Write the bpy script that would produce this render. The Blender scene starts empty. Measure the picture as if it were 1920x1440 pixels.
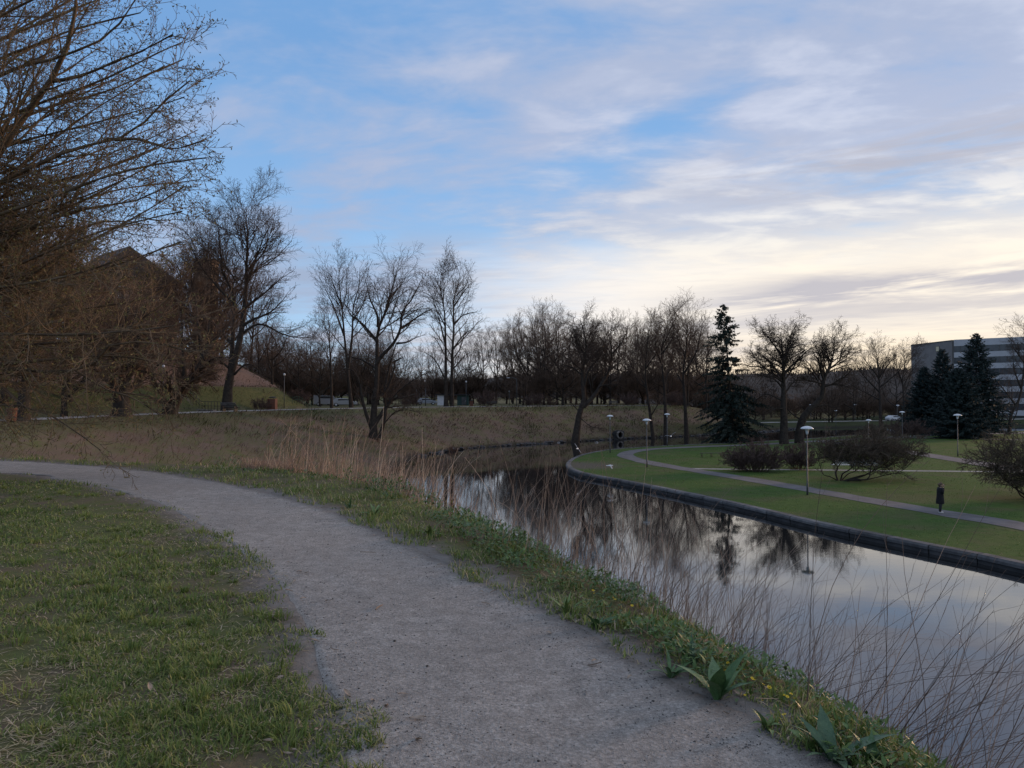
import bpy, bmesh, math, random
import numpy as np
from mathutils import Vector, Matrix
scene = bpy.context.scene
COL = scene.collection
R = math.radians
rng = np.random.default_rng(7)
random.seed(7)

# ------------------------------------------------------------------ camera
CAM = np.array([0.0, 0.0, 7.0]); FPX = 1420.0; PITCH = math.atan(25 / FPX)
cd = bpy.data.cameras.new('camera'); cam = bpy.data.objects.new('camera', cd); COL.objects.link(cam)
cam.location = CAM; cam.rotation_euler = (math.pi / 2 + PITCH, 0, 0)
cd.sensor_width = 36; cd.lens = 36 * FPX / 1920; cd.clip_start = 0.05; cd.clip_end = 5000
scene.camera = cam

# ------------------------------------------------------------------ light and sky
SUN_AZ, SUN_EL = R(58), R(9)           # azimuth to the right of the view axis (+Y)
sl = bpy.data.lights.new('sun', 'SUN'); sun = bpy.data.objects.new('sun', sl); COL.objects.link(sun)
sl.energy = 2.2; sl.angle = R(10); sl.color = (1.0, 0.62, 0.36)
sdir = Vector((math.sin(SUN_AZ) * math.cos(SUN_EL), math.cos(SUN_AZ) * math.cos(SUN_EL), math.sin(SUN_EL)))
sun.rotation_euler = (-sdir).to_track_quat('-Z', 'Y').to_euler(); sun.location = (40, 40, 60)
vs = scene.view_settings
vs.view_transform = 'Standard'; vs.look = 'None'; vs.gamma = 1; vs.use_curve_mapping = False; vs.exposure = 0.12
scene.cycles.max_bounces = 5; scene.cycles.diffuse_bounces = 2; scene.cycles.glossy_bounces = 2; scene.cycles.transmission_bounces = 2

class NT:
    """tiny node-expression helper"""
    def __init__(s, tree): s.t = tree; s.n = tree.nodes; s.l = tree.links
    def put(s, sock, v):
        if v is None: return
        if isinstance(v, bpy.types.NodeSocket): s.l.new(v, sock)
        else:
            if hasattr(sock.default_value, '__len__') and len(sock.default_value) == 4 and len(v) == 3: v = (*v, 1)
            sock.default_value = v
    def m(s, op, a, b=None, c=None, clamp=False):
        n = s.n.new('ShaderNodeMath'); n.operation = op; n.use_clamp = clamp
        for i, v in enumerate((a, b, c)): s.put(n.inputs[i], v)
        return n.outputs[0]
    def vm(s, op, a, b=None):
        n = s.n.new('ShaderNodeVectorMath'); n.operation = op
        s.put(n.inputs[0], a)
        if b is not None: s.put(n.inputs[1], b)
        return n.outputs['Value'] if op in ('DOT_PRODUCT', 'LENGTH') else n.outputs[0]
    def noise(s, vec, scale, detail=4, rough=0.5, dist=0.0, out=0):
        n = s.n.new('ShaderNodeTexNoise'); s.put(n.inputs['Vector'], vec); n.inputs['Scale'].default_value = scale
        n.inputs['Detail'].default_value = detail; n.inputs['Roughness'].default_value = rough; n.inputs['Distortion'].default_value = dist
        return n.outputs[out]
    def voro(s, vec, scale, feature='F1'):
        n = s.n.new('ShaderNodeTexVoronoi'); n.feature = feature; s.put(n.inputs['Vector'], vec); n.inputs['Scale'].default_value = scale
        return n.outputs['Distance']
    def mix(s, f, a, b, blend='MIX'):
        n = s.n.new('ShaderNodeMix'); n.data_type = 'RGBA'; n.blend_type = blend; n.clamp_factor = True
        s.put(n.inputs[0], f); s.put(n.inputs[6], a); s.put(n.inputs[7], b)
        return n.outputs[2]
    def ramp(s, f, stops, interp='LINEAR'):
        n = s.n.new('ShaderNodeValToRGB'); cr = n.color_ramp; cr.interpolation = interp
        while len(cr.elements) < len(stops): cr.elements.new(0.5)
        for e, (p, c) in zip(cr.elements, stops):
            e.position = p
            e.color = (c, c, c, 1) if not hasattr(c, '__len__') else (*c, 1)
        s.put(n.inputs[0], f)
        return n.outputs[0]
    def smooth(s, v, a, b):
        n = s.n.new('ShaderNodeMapRange'); n.interpolation_type = 'SMOOTHSTEP'
        s.put(n.inputs['Value'], v); n.inputs['From Min'].default_value = a; n.inputs['From Max'].default_value = b
        return n.outputs[0]
    def xyz(s, x, y, z):
        n = s.n.new('ShaderNodeCombineXYZ')
        for i, v in enumerate((x, y, z)): s.put(n.inputs[i], v)
        return n.outputs[0]
    def sep(s, v):
        n = s.n.new('ShaderNodeSeparateXYZ'); s.put(n.inputs[0], v); return n.outputs
    def new(s, t): return s.n.new(t)

def build_world():
    w = bpy.data.worlds.new('World'); scene.world = w; w.use_nodes = True
    t = NT(w.node_tree); t.n.clear()
    out = t.new('ShaderNodeOutputWorld'); bg = t.new('ShaderNodeBackground')
    t.l.new(bg.outputs[0], out.inputs[0])
    d = t.vm('NORMALIZE', t.new('ShaderNodeTexCoord').outputs['Generated'])
    x, y, z = t.sep(d)
    zc = t.m('MAXIMUM', z, 0.0)
    az = t.m('ARCTAN2', x, y)                      # 0 = view axis, + = right (radians)
    el = t.m('ARCSINE', zc)
    # clear sky: physical sky for the low sun, blended with the deep evening blue the photo shows
    sky = t.new('ShaderNodeTexSky'); sky.sky_type = 'NISHITA'; sky.sun_disc = False
    sky.sun_elevation = SUN_EL; sky.sun_rotation = SUN_AZ; sky.altitude = 20; sky.air_density = 1.0; sky.dust_density = 0.6; sky.ozone_density = 2.0
    nish = _scaled(t, sky.outputs[0], 0.10)
    blue = t.ramp(el, [(0.0, (0.50, 0.62, 0.72)), (0.10, (0.40, 0.62, 0.90)), (0.24, (0.275, 0.50, 0.84)), (0.42, (0.19, 0.39, 0.73)), (0.75, (0.20, 0.40, 0.74)), (1.0, (0.20, 0.40, 0.74))])
    base = t.mix(0.15, blue, nish)
    # how near to the sunset (0..1)
    sd = t.vm('DOT_PRODUCT', t.vm('NORMALIZE', t.xyz(x, y, 0.0)), (math.sin(R(42)), math.cos(R(42)), 0))
    glow = t.smooth(sd, 0.55, 1.0)
    low = t.smooth(el, 0.46, 0.02)
    gl = t.m('MULTIPLY', glow, low)
    # cloud deck seen in perspective
    inv = t.m('DIVIDE', 1.0, t.m('ADD', zc, 0.16))
    cx = t.m('MULTIPLY', x, inv); cy = t.m('MULTIPLY', y, inv)
    p = t.xyz(t.m('ADD', t.m('MULTIPLY', cx, 0.8), t.m('MULTIPLY', cy, 0.25)), t.m('MULTIPLY', cy, 1.25), 3.7)
    warp = t.noise(p, 1.1, 2, 0.5, 0, 1)
    p2 = t.vm('ADD', p, _scaled(t, warp, 0.34))
    nA = t.noise(p2, 1.15, 5, 0.55, 0.2)           # large banks
    nB = t.noise(t.vm('ADD', p2, (7.3, 2.1, 0)), 3.6, 5, 0.58, 0.12)   # mottling
    nC = t.noise(t.vm('MULTIPLY', p2, (1.0, 3.0, 1)), 5.0, 3, 0.65, 0.4)  # streaks
    # more cover to the right, a clear diagonal to the left of centre
    bias = t.m('MULTIPLY', t.smooth(az, -0.55, 0.55), 0.13)
    bias = t.m('ADD', bias, t.m('MULTIPLY', t.smooth(el, 0.42, 0.95), 0.16))  # denser cloud overhead, outside the view, added to brighten the ground
    cov = t.m('ADD', t.m('ADD', t.m('MULTIPLY', nA, 0.66), t.m('MULTIPLY', nB, 0.46)), bias)
    gp = t.m('DIVIDE', t.m('SUBTRACT', t.m('SUBTRACT', el, t.m('MULTIPLY', az, 0.33)), 0.262), 0.040)
    gap = t.m('MULTIPLY', t.m('POWER', 2.718, t.m('MULTIPLY', t.m('MULTIPLY', gp, gp), -1.0)), t.m('MULTIPLY', t.smooth(az, -0.40, -0.12), t.smooth(az, 0.42, 0.16)))
    cov = t.m('SUBTRACT', cov, t.m('MULTIPLY', gap, 0.13))       # the clear diagonal rift
    cover = t.smooth(cov, 0.49, 0.71)
    cover = t.m('MULTIPLY', cover, 0.94)
    lav = t.ramp(el, [(0.0, (0.52, 0.54, 0.62)), (0.12, (0.36, 0.42, 0.57)), (0.3, (0.38, 0.445, 0.62)), (0.6, (0.44, 0.50, 0.65)), (1.0, (0.50, 0.55, 0.68))])  # paler towards the unseen zenith, to lift the light on the ground
    lit = t.ramp(el, [(0.0, (0.92, 0.76, 0.52)), (0.08, (0.90, 0.80, 0.66)), (0.2, (0.98, 0.93, 0.84)), (0.34, (0.76, 0.78, 0.88)), (0.6, (0.74, 0.76, 0.84)), (1.0, (0.70, 0.72, 0.80))])
    light = t.m('ADD', t.m('MULTIPLY', gl, 0.70), t.m('MULTIPLY', t.smooth(nB, 0.44, 0.70), t.m('ADD', t.m('MULTIPLY', glow, 0.44), 0.05)), clamp=True)
    cloud = t.mix(light, lav, lit)
    c1 = t.mix(cover, base, cloud)
    # bright veil over the sunset, low and to the right
    wob = t.m('MULTIPLY', t.m('SUBTRACT', nA, 0.5), 0.10)
    elw = t.m('ADD', el, wob)
    veil = t.m('MULTIPLY', t.m('MULTIPLY', t.smooth(elw, 0.232, 0.14), t.smooth(az, -0.30, 0.24)), t.m('ADD', 0.75, t.m('MULTIPLY', nC, 0.4)), clamp=True)
    veilc = t.mix(t.smooth(az, -0.25, 0.45), (0.80, 0.81, 0.87), (1.02, 0.92, 0.78))
    veilc = t.mix(t.smooth(el, 0.10, 0.02), veilc, t.mix(glow, (0.74, 0.72, 0.76), (0.96, 0.77, 0.53)))
    c2 = t.mix(veil, c1, veilc)
    # grey streaks drawn across the veil
    ang = t.m('SUBTRACT', el, t.m('MULTIPLY', az, 0.03))
    sp = t.xyz(t.m('MULTIPLY', az, 2.2), t.m('MULTIPLY', ang, 22.0), 1.3)
    st = t.noise(sp, 1.6, 5, 0.62, 0.5)
    def band(c, wd, a0, a1, amp):
        g = t.m('DIVIDE', t.m('SUBTRACT', t.m('ADD', ang, t.m('MULTIPLY', t.m('SUBTRACT', nA, 0.5), 0.05)), c), wd)
        g = t.m('POWER', 2.718, t.m('MULTIPLY', t.m('MULTIPLY', g, g), -1.0))
        return t.m('MULTIPLY', t.m('MULTIPLY', g, t.smooth(az, a0, a1)), amp)
    bsum = t.m('ADD', t.m('ADD', band(0.118, 0.018, 0.12, 0.40, 1.25), band(0.085, 0.016, 0.0, 0.3, 0.7)), t.m('ADD', band(0.262, 0.035, 0.05, 0.45, 1.05), band(0.052, 0.012, -0.6, 0.5, 0.6)))
    bsum = t.m('ADD', bsum, t.m('MULTIPLY', band(0.172, 0.040, -0.6, -0.4, 1.0), t.smooth(az, 0.08, -0.14)))
    streak = t.m('MULTIPLY', bsum, t.smooth(st, 0.36, 0.62), clamp=True)
    greyc = t.mix(glow, (0.34, 0.41, 0.56), (0.47, 0.46, 0.52))
    c3 = t.mix(t.m('MULTIPLY', streak, 0.85), c2, greyc)
    # fine ripples of altocumulus in the bright part
    rip = t.noise(t.xyz(t.m('MULTIPLY', az, 9.0), t.m('MULTIPLY', ang, 130.0), 0.0), 1.0, 3, 0.6, 0.6)
    ripm = t.m('MULTIPLY', t.m('MULTIPLY', t.smooth(rip, 0.48, 0.72), t.smooth(el, 0.22, 0.06)), 0.30)
    c4 = t.mix(ripm, c3, greyc)
    t.l.new(c4, bg.inputs[0]); bg.inputs[1].default_value = 1.0
def _scaled(t, v, k):
    n = t.n.new('ShaderNodeVectorMath'); n.operation = 'SCALE'; t.l.new(v, n.inputs[0]); n.inputs[3].default_value = k
    return n.outputs[0]
build_world()

# ------------------------------------------------------------------ helpers
def ray(px, py):
    v = np.array([(px - 960) / FPX, (720 - py) / FPX, 0.0]); c, s = math.cos(PITCH), math.sin(PITCH)
    return np.array([v[0], c - v[1] * s, s + v[1] * c])      # forward = +Y
def at(px, py, z):                                            # point of the level z seen at that place of the photo
    r = ray(px, py); k = (z - CAM[2]) / r[2]; return CAM + r * k
def atd(px, py, depth):
    r = ray(px, py); return CAM + r * (depth / r[1])
def col_at(px, depth):                                        # x for an image column at a depth
    return (px - 960) / FPX * depth

def tag(o, label=None, cat=None, group=None, kind=None):
    if label: o['label'] = label
    if cat: o['category'] = cat
    if group: o['group'] = group
    if kind: o['kind'] = kind
    return o
def empty(name, loc=(0, 0, 0), rz=0.0, sc=1.0):
    o = bpy.data.objects.new(name, None); COL.objects.link(o); o.location = loc; o.rotation_euler = (0, 0, rz); o.scale = (sc, sc, sc)
    o.empty_display_size = 0.2
    return o
def link(name, me, parent=None, mat=None):
    o = bpy.data.objects.new(name, me); COL.objects.link(o)
    if parent is not None: o.parent = parent
    if mat is not None and len(me.materials) == 0: me.materials.append(mat)
    return o
def copy_tree(root, loc, rz=0.0, sc=1.0, label=None, group=None):
    c = root.copy(); COL.objects.link(c); c.location = loc; c.rotation_euler = (0, 0, rz); c.scale = (sc, sc, sc) if not hasattr(sc, '__len__') else sc
    if label: c['label'] = label
    if group: c['group'] = group
    for ch in root.children:
        k = ch.copy(); COL.objects.link(k); k.parent = c
        for g in ch.children:
            q = g.copy(); COL.objects.link(q); q.parent = k
    return c
def npmesh(name, V, F, mat=None, smooth=False, tint=None, mats=None, midx=None):
    """V (n,3), F (m,k) all faces the same size; tint: one float per vertex"""
    V = np.asarray(V, np.float32); F = np.asarray(F, np.int32)
    me = bpy.data.meshes.new(name); k = F.shape[1]
    me.vertices.add(len(V)); me.vertices.foreach_set('co', V.ravel())
    me.loops.add(F.size); me.loops.foreach_set('vertex_index', F.ravel())
    me.polygons.add(len(F)); me.polygons.foreach_set('loop_start', np.arange(0, F.size, k, dtype=np.int32))
    me.polygons.foreach_set('loop_total', np.full(len(F), k, np.int32))
    if smooth: me.polygons.foreach_set('use_smooth', np.ones(len(F), bool))
    if mats:
        for mm in mats: me.materials.append(mm)
        if midx is not None: me.polygons.foreach_set('material_index', np.asarray(midx, np.int32))
    elif mat: me.materials.append(mat)
    me.update(calc_edges=True)
    if tint is not None:
        a = me.attributes.new('tint', 'FLOAT', 'POINT'); a.data.foreach_set('value', np.asarray(tint, np.float32))
    me.validate()
    return me
class MB:
    """mixed-polygon builder for man-made things"""
    def __init__(s): s.v = []; s.f = []; s.sm = []
    def add(s, vs, fs, sm=False):
        o = len(s.v); s.v += [tuple(v) for v in vs]; s.f += [tuple(i + o for i in f) for f in fs]; s.sm += [sm] * len(fs); return s
    def box(s, c, d, rz=0.0, tilt=None):
        m = Matrix.Rotation(rz, 3, 'Z')
        if tilt is not None: m = m @ tilt
        vs = [Vector(c) + m @ Vector((a * d[0] / 2, b * d[1] / 2, e * d[2] / 2)) for a in (-1, 1) for b in (-1, 1) for e in (-1, 1)]
        return s.add(vs, [(0, 1, 3, 2), (4, 6, 7, 5), (0, 4, 5, 1), (2, 3, 7, 6), (0, 2, 6, 4), (1, 5, 7, 3)])
    def tube(s, pts, rad, n=8, cap=True):
        pts = [Vector(p) for p in pts]; rad = rad if hasattr(rad, '__len__') else [rad] * len(pts)
        vs = []; fs = []
        for i, p in enumerate(pts):
            tdir = (pts[min(i + 1, len(pts) - 1)] - pts[max(i - 1, 0)]).normalized()
            a = tdir.orthogonal() if i == 0 else a - tdir * a.dot(tdir)
            a = a.normalized(); b = tdir.cross(a)
            for k in range(n):
                th = 2 * math.pi * k / n; vs.append(p + (a * math.cos(th) + b * math.sin(th)) * rad[i])
        for i in range(len(pts) - 1):
            for k in range(n): fs.append((i * n + k, i * n + (k + 1) % n, (i + 1) * n + (k + 1) % n, (i + 1) * n + k))
        if cap: fs.append(tuple(range(n))[::-1]); fs.append(tuple((len(pts) - 1) * n + k for k in range(n)))
        return s.add(vs, fs, True)
    def lathe(s, prof, n=16, c=(0, 0, 0), axis='Z'):
        vs = []; fs = []
        for r, z in prof:
            for k in range(n):
                th = 2 * math.pi * k / n; q = (r * math.cos(th), r * math.sin(th), z)
                if axis == 'X': q = (z, r * math.cos(th), r * math.sin(th))
                vs.append((q[0] + c[0], q[1] + c[1], q[2] + c[2]))
        for i in range(len(prof) - 1):
            for k in range(n): fs.append((i * n + k, i * n + (k + 1) % n, (i + 1) * n + (k + 1) % n, (i + 1) * n + k))
        fs.append(tuple(range(n))[::-1]); fs.append(tuple((len(prof) - 1) * n + k for k in range(n)))
        return s.add(vs, fs, True)
    def mesh(s, name, mat=None):
        me = bpy.data.meshes.new(name); me.from_pydata(s.v, [], s.f); me.polygons.foreach_set('use_smooth', s.sm)
        if mat: me.materials.append(mat)
        me.update(); return me
    def build(s, name, mat=None, parent=None, bevel=0.0):
        o = link(name, s.mesh(name, mat), parent)
        if bevel:
            b = o.modifiers.new('bevel', 'BEVEL'); b.width = bevel; b.segments = 2; b.limit_method = 'ANGLE'
        return o
def catmull(P, n):
    """resample a polyline smoothly to n points (arc-length even)"""
    P = np.asarray(P, float)
    if len(P) == 2: return P[0] + (P[1] - P[0]) * np.linspace(0, 1, n)[:, None]
    Q = np.vstack([2 * P[0] - P[1], P, 2 * P[-1] - P[-2]]); out = []
    for i in range(1, len(Q) - 2):
        for u in np.linspace(0, 1, 12, endpoint=False):
            a, b, c, d = Q[i - 1], Q[i], Q[i + 1], Q[i + 2]
            out.append(0.5 * (2 * b + (c - a) * u + (2 * a - 5 * b + 4 * c - d) * u * u + (3 * b - a - 3 * c + d) * u ** 3))
    out.append(P[-1]); out = np.array(out)
    s = np.concatenate([[0], np.cumsum(np.linalg.norm(np.diff(out, axis=0), axis=1))])
    tt = np.linspace(0, s[-1], n)
    return np.stack([np.interp(tt, s, out[:, k]) for k in range(out.shape[1])], 1)
def pdist(X, Y, poly, closed=False):
    P = np.asarray(poly, float); Q = np.vstack([P, P[:1]]) if closed else P
    d = np.full(X.shape, 1e9)
    for a, b in zip(Q[:-1], Q[1:]):
        e = b - a; l2 = (e ** 2).sum() + 1e-12
        u = np.clip(((X - a[0]) * e[0] + (Y - a[1]) * e[1]) / l2, 0, 1)
        d = np.minimum(d, np.hypot(X - a[0] - u * e[0], Y - a[1] - u * e[1]))
    return d
def inside(X, Y, poly):
    P = np.asarray(poly, float); r = np.zeros(X.shape, bool); j = len(P) - 1
    for i in range(len(P)):
        c = (P[i, 1] > Y) != (P[j, 1] > Y)
        with np.errstate(divide='ignore', invalid='ignore'):
            xx = (P[j, 0] - P[i, 0]) * (Y - P[i, 1]) / (P[j, 1] - P[i, 1] + 1e-12) + P[i, 0]
        r ^= c & (X < xx); j = i
    return r
def sstep(a, b, x):
    u = np.clip((x - a) / (b - a), 0, 1); return u * u * (3 - 2 * u)
def vnoise(X, Y, s, seed=0):
    """cheap value noise, -1..1"""
    g = np.random.default_rng(seed).random((64, 64)) * 2 - 1
    x = X / s; y = Y / s; i = np.floor(x).astype(int); j = np.floor(y).astype(int); u = x - i; v = y - j
    u = u * u * (3 - 2 * u); v = v * v * (3 - 2 * v)
    a = g[i % 64, j % 64]; b = g[(i + 1) % 64, j % 64]; c = g[i % 64, (j + 1) % 64]; d = g[(i + 1) % 64, (j + 1) % 64]
    return (a * (1 - u) + b * u) * (1 - v) + (c * (1 - u) + d * u) * v

# ------------------------------------------------------------------ materials
def pmat(name, c1, c2=None, scale=3.0, rough=0.85, bump=0.0, bscale=None, detail=6, spec=0.3, coords='Object', stops=(0.35, 0.65), metal=0.0):
    m = bpy.data.materials.new(name); m.use_nodes = True; t = NT(m.node_tree); b = t.n['Principled BSDF']
    b.inputs['Roughness'].default_value = rough; b.inputs['Specular IOR Level'].default_value = spec; b.inputs['Metallic'].default_value = metal
    v = t.new('ShaderNodeTexCoord').outputs[coords]
    if c2 is not None:
        f = t.ramp(t.noise(v, scale, detail, 0.6), [(stops[0], 0.0), (stops[1], 1.0)])
        t.l.new(t.mix(f, c1, c2), b.inputs['Base Color'])
    else: b.inputs['Base Color'].default_value = (*c1, 1)
    if bump:
        bn = t.new('ShaderNodeBump'); bn.inputs['Strength'].default_value = bump; bn.inputs['Distance'].default_value = 0.05
        t.l.new(t.noise(v, bscale or scale * 4, 5, 0.6), bn.inputs['Height']); t.l.new(bn.outputs[0], b.inputs['Normal'])
    return m
def tintmat(name, stops, rough=0.7, spec=0.25, trans=0.0):
    """colour picked by the per-vertex 'tint' value: real colour differences between blades, leaves, stems"""
    m = bpy.data.materials.new(name); m.use_nodes = True; t = NT(m.node_tree); b = t.n['Principled BSDF']
    b.inputs['Roughness'].default_value = rough; b.inputs['Specular IOR Level'].default_value = spec
    a = t.new('ShaderNodeAttribute'); a.attribute_name = 'tint'
    c = t.ramp(a.outputs['Fac'], stops)
    t.l.new(c, b.inputs['Base Color'])
    if trans:
        tr = t.new('ShaderNodeBsdfTranslucent'); t.l.new(c, tr.inputs[0]); ms = t.new('ShaderNodeMixShader'); ms.inputs[0].default_value = trans
        t.l.new(b.outputs[0], ms.inputs[1]); t.l.new(tr.outputs[0], ms.inputs[2]); t.l.new(ms.outputs[0], t.n['Material Output'].inputs[0])
    return m
def bark(name, c1, c2, scale=4.0):
    m = pmat(name, c1, c2, scale, 0.9, 0.0, spec=0.15); return m
M = {}
M['bark'] = pmat('bark_dark', (0.028, 0.023, 0.020), (0.058, 0.048, 0.040), 2.5, 0.92, 0.6, 9, spec=0.12)
M['twig'] = pmat('twig_brown', (0.048, 0.036, 0.030), (0.085, 0.063, 0.049), 0.8, 0.9, spec=0.12)
M['twig_red'] = pmat('twig_reddish', (0.085, 0.060, 0.047), (0.138, 0.097, 0.071), 0.5, 0.9, spec=0.12)
M['bark_maple'] = pmat('bark_ochre', (0.075, 0.055, 0.040), (0.170, 0.125, 0.080), 3.0, 0.9, 0.5, 14, spec=0.15)
M['twig_maple'] = pmat('twig_ochre', (0.110, 0.080, 0.054), (0.200, 0.148, 0.094), 1.2, 0.85, spec=0.2)
M['bud'] = pmat('bud', (0.16, 0.13, 0.05), (0.22, 0.20, 0.09), 6.0, 0.7, spec=0.25)
M['shrubtwig'] = pmat('shrub_twig', (0.082, 0.058, 0.052), (0.130, 0.092, 0.080), 0.9, 0.9, spec=0.12)
M['shrubtwig_green'] = pmat('shrub_twig_olive', (0.078, 0.060, 0.045), (0.125, 0.096, 0.070), 0.9, 0.9, spec=0.12)
M['needle'] = pmat('spruce_needle', (0.016, 0.026, 0.022), (0.032, 0.046, 0.036), 1.5, 0.7, spec=0.2)
M['needle_blue'] = pmat('spruce_needle_blue', (0.018, 0.032, 0.032), (0.036, 0.054, 0.050), 1.5, 0.7, spec=0.2)
M['steel_dark'] = pmat('painted_post', (0.055, 0.06, 0.065), (0.085, 0.09, 0.095), 6, 0.5, spec=0.4)
M['lamp_cap'] = pmat('lamp_cap', (0.50, 0.53, 0.56), (0.62, 0.65, 0.68), 5, 0.45, spec=0.5)
M['lamp_glass'] = pmat('lamp_glass', (0.55, 0.57, 0.60), None, rough=0.25, spec=0.5)
M['wood_dark'] = pmat('bench_wood', (0.045, 0.040, 0.037), (0.085, 0.076, 0.070), 5, 0.75, spec=0.25)
M['white_paint'] = pmat('white_paint', (0.50, 0.52, 0.55), (0.62, 0.64, 0.67), 4, 0.6, spec=0.35)
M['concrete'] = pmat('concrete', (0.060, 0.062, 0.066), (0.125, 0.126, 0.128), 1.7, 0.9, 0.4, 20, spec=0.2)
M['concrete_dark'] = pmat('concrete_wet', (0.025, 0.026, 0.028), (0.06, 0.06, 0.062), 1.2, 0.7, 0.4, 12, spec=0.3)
M['stone'] = pmat('stone', (0.12, 0.11, 0.10), (0.22, 0.20, 0.18), 2, 0.9, 0.5, 12)
M['rust_red'] = pmat('bin_red_brown', (0.13, 0.055, 0.038), (0.17, 0.075, 0.05), 5, 0.7)
def vary(m, lo=0.7, hi=1.35):
    """each block of a wall is its own tone of the same stone"""
    t = NT(m.node_tree); b = t.n['Principled BSDF']; src = b.inputs['Base Color'].links[0].from_socket
    r = t.new('ShaderNodeObjectInfo').outputs['Random']; k = t.m('ADD', t.m('MULTIPLY', r, hi - lo), lo)
    n = t.n.new('ShaderNodeVectorMath'); n.operation = 'SCALE'; t.l.new(src, n.inputs[0]); t.l.new(k, n.inputs[3]); t.l.new(n.outputs[0], b.inputs['Base Color'])
for k_ in ('concrete', 'concrete_dark', 'stone'): vary(M[k_])
M['dark'] = pmat('dark_metal', (0.022, 0.023, 0.025), None, rough=0.6)
# ------------------------------------------------------------------ the lie of the land
ZW, ZP, ZB = 0.0, 0.36, 5.4             # water, park, bank top (metres); the eye is at 7.0
TOP = [(12, -300), (5, -60), (2.6, -10), (1.95, 0), (1.70, 3.3), (1.55, 4.0), (1.20, 5.1), (0.66, 6.4), (0.20, 7.5), (-0.25, 8.7), (-0.68, 9.9), (-1.35, 11.0), (-2.0, 12.4),
       (-3.0, 14.2), (-4.3, 15.9), (-6.3, 17.3), (-9.2, 18.7), (-14.4, 20.5), (-24, 24), (-34, 30), (-37, 38), (-33, 47), (-32, 69), (-30, 85), (-25, 99), (-16, 115),
       (-5, 126), (12, 138), (30, 147), (46, 160), (62, 176), (95, 190), (170, 205), (600, 260)]
SHORE = [(26, -300), (16, -60), (10, -10), (8.6, 0), (8.0, 5), (6.8, 11), (5.0, 17), (2.0, 22), (-2.5, 26), (-8, 30), (-12.5, 36), (-14.5, 45), (-13.2, 56),
         (-11.0, 68), (-11.6, 80), (-11.0, 90), (-6, 104), (3.2, 113), (17, 126), (31, 136), (50, 152), (64, 169), (95, 180), (170, 192), (600, 240)]
TOPC = TOP + [(600, -300)]; SHOREC = SHORE + [(600, -300)]
MOUND1 = [(-29.5, 110), (-36, 92), (-42, 76), (-50, 60), (-130, 40), (-160, 170), (-70, 190), (-38, 140)]
MOUND2 = [(-37, 121), (-43.5, 103), (-50, 82), (-62, 68), (-130, 60), (-150, 160), (-70, 175), (-45, 150)]
# near path, from pairs of points on its two edges
LP = [at(*p, ZB)[:2] for p in [(655, 1440), (600, 1290), (575, 1190), (540, 1120), (480, 1055), (400, 1000), (300, 945), (200, 915), (100, 897), (0, 886)]]
RP = [at(*p, ZB)[:2] for p in [(1585, 1440), (1325, 1300), (1180, 1225), (1045, 1150), (920, 1088), (775, 1022), (605, 952), (450, 911), (250, 880), (0, 863)]]
LP = [(0.6, -60), (-0.3, -8), (-0.55, 0)] + [tuple(p) for p in LP] + [(-22, 19.5), (-38, 22), (-60, 40)]
RP = [(4.0, -60), (2.1, -8), (1.68, 0)] + [tuple(p) for p in RP] + [(-22, 22.0), (-36, 27), (-56, 45)]
LPs = catmull(LP, 260); RPs = catmull(RP, 260)
PATHPOLY = np.vstack([LPs, RPs[::-1]])
def on_path(X, Y): return inside(X, Y, PATHPOLY)

def land(X, Y):
    s = sstep(32, 58, X) * sstep(105, 150, Y)
    L = ZB * (1 - s) + 0.9 * s
    i1 = inside(X, Y, MOUND1); d1 = pdist(X, Y, MOUND1, True) * i1
    i2 = inside(X, Y, MOUND2); d2 = pdist(X, Y, MOUND2, True) * i2
    L = L + np.minimum(d1 * 0.62, 3.1) + np.minimum(d2 * 0.55, 6.0)
    rr = np.hypot(X, Y)
    L = L + sstep(230, 420, rr) * sstep(60, 200, Y) * 8 
    return L
def height(X, Y):
    X = np.asarray(X, float); Y = np.asarray(Y, float)
    L = land(X, Y)
    dt = pdist(X, Y, TOP); ds = pdist(X, Y, SHORE)
    it = inside(X, Y, TOPC); iw = inside(X, Y, SHOREC)
    u = dt / (dt + ds + 1e-6)
    u2 = np.where(u < 0.05, u * u / 0.10, u - 0.025) / 0.975
    h = np.where(it, L * (1 - u2), L)
    rough = vnoise(X, Y, 2.3, 1) * 0.16 + vnoise(X, Y, 0.7, 2) * 0.05 + vnoise(X, Y, 6.0, 3) * 0.22
    h = h + np.where(it, rough * np.clip(u * 5, 0, 1) * np.clip((1 - u) * 6, 0.25, 1), 0)
    h = h + np.where(~it, (vnoise(X, Y, 1.1, 4) * 0.018 + vnoise(X, Y, 0.33, 5) * 0.010) * np.clip(dt * 2, 0, 1) * np.clip(pdist(X, Y, PATHPOLY, True) * 1.6, 0, 1), 0)
    h = np.where(iw, -np.minimum(1.2, ds * 0.5), h)
    return h
def gz(x, y): return float(height(np.array([x]), np.array([y]))[0])

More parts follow.
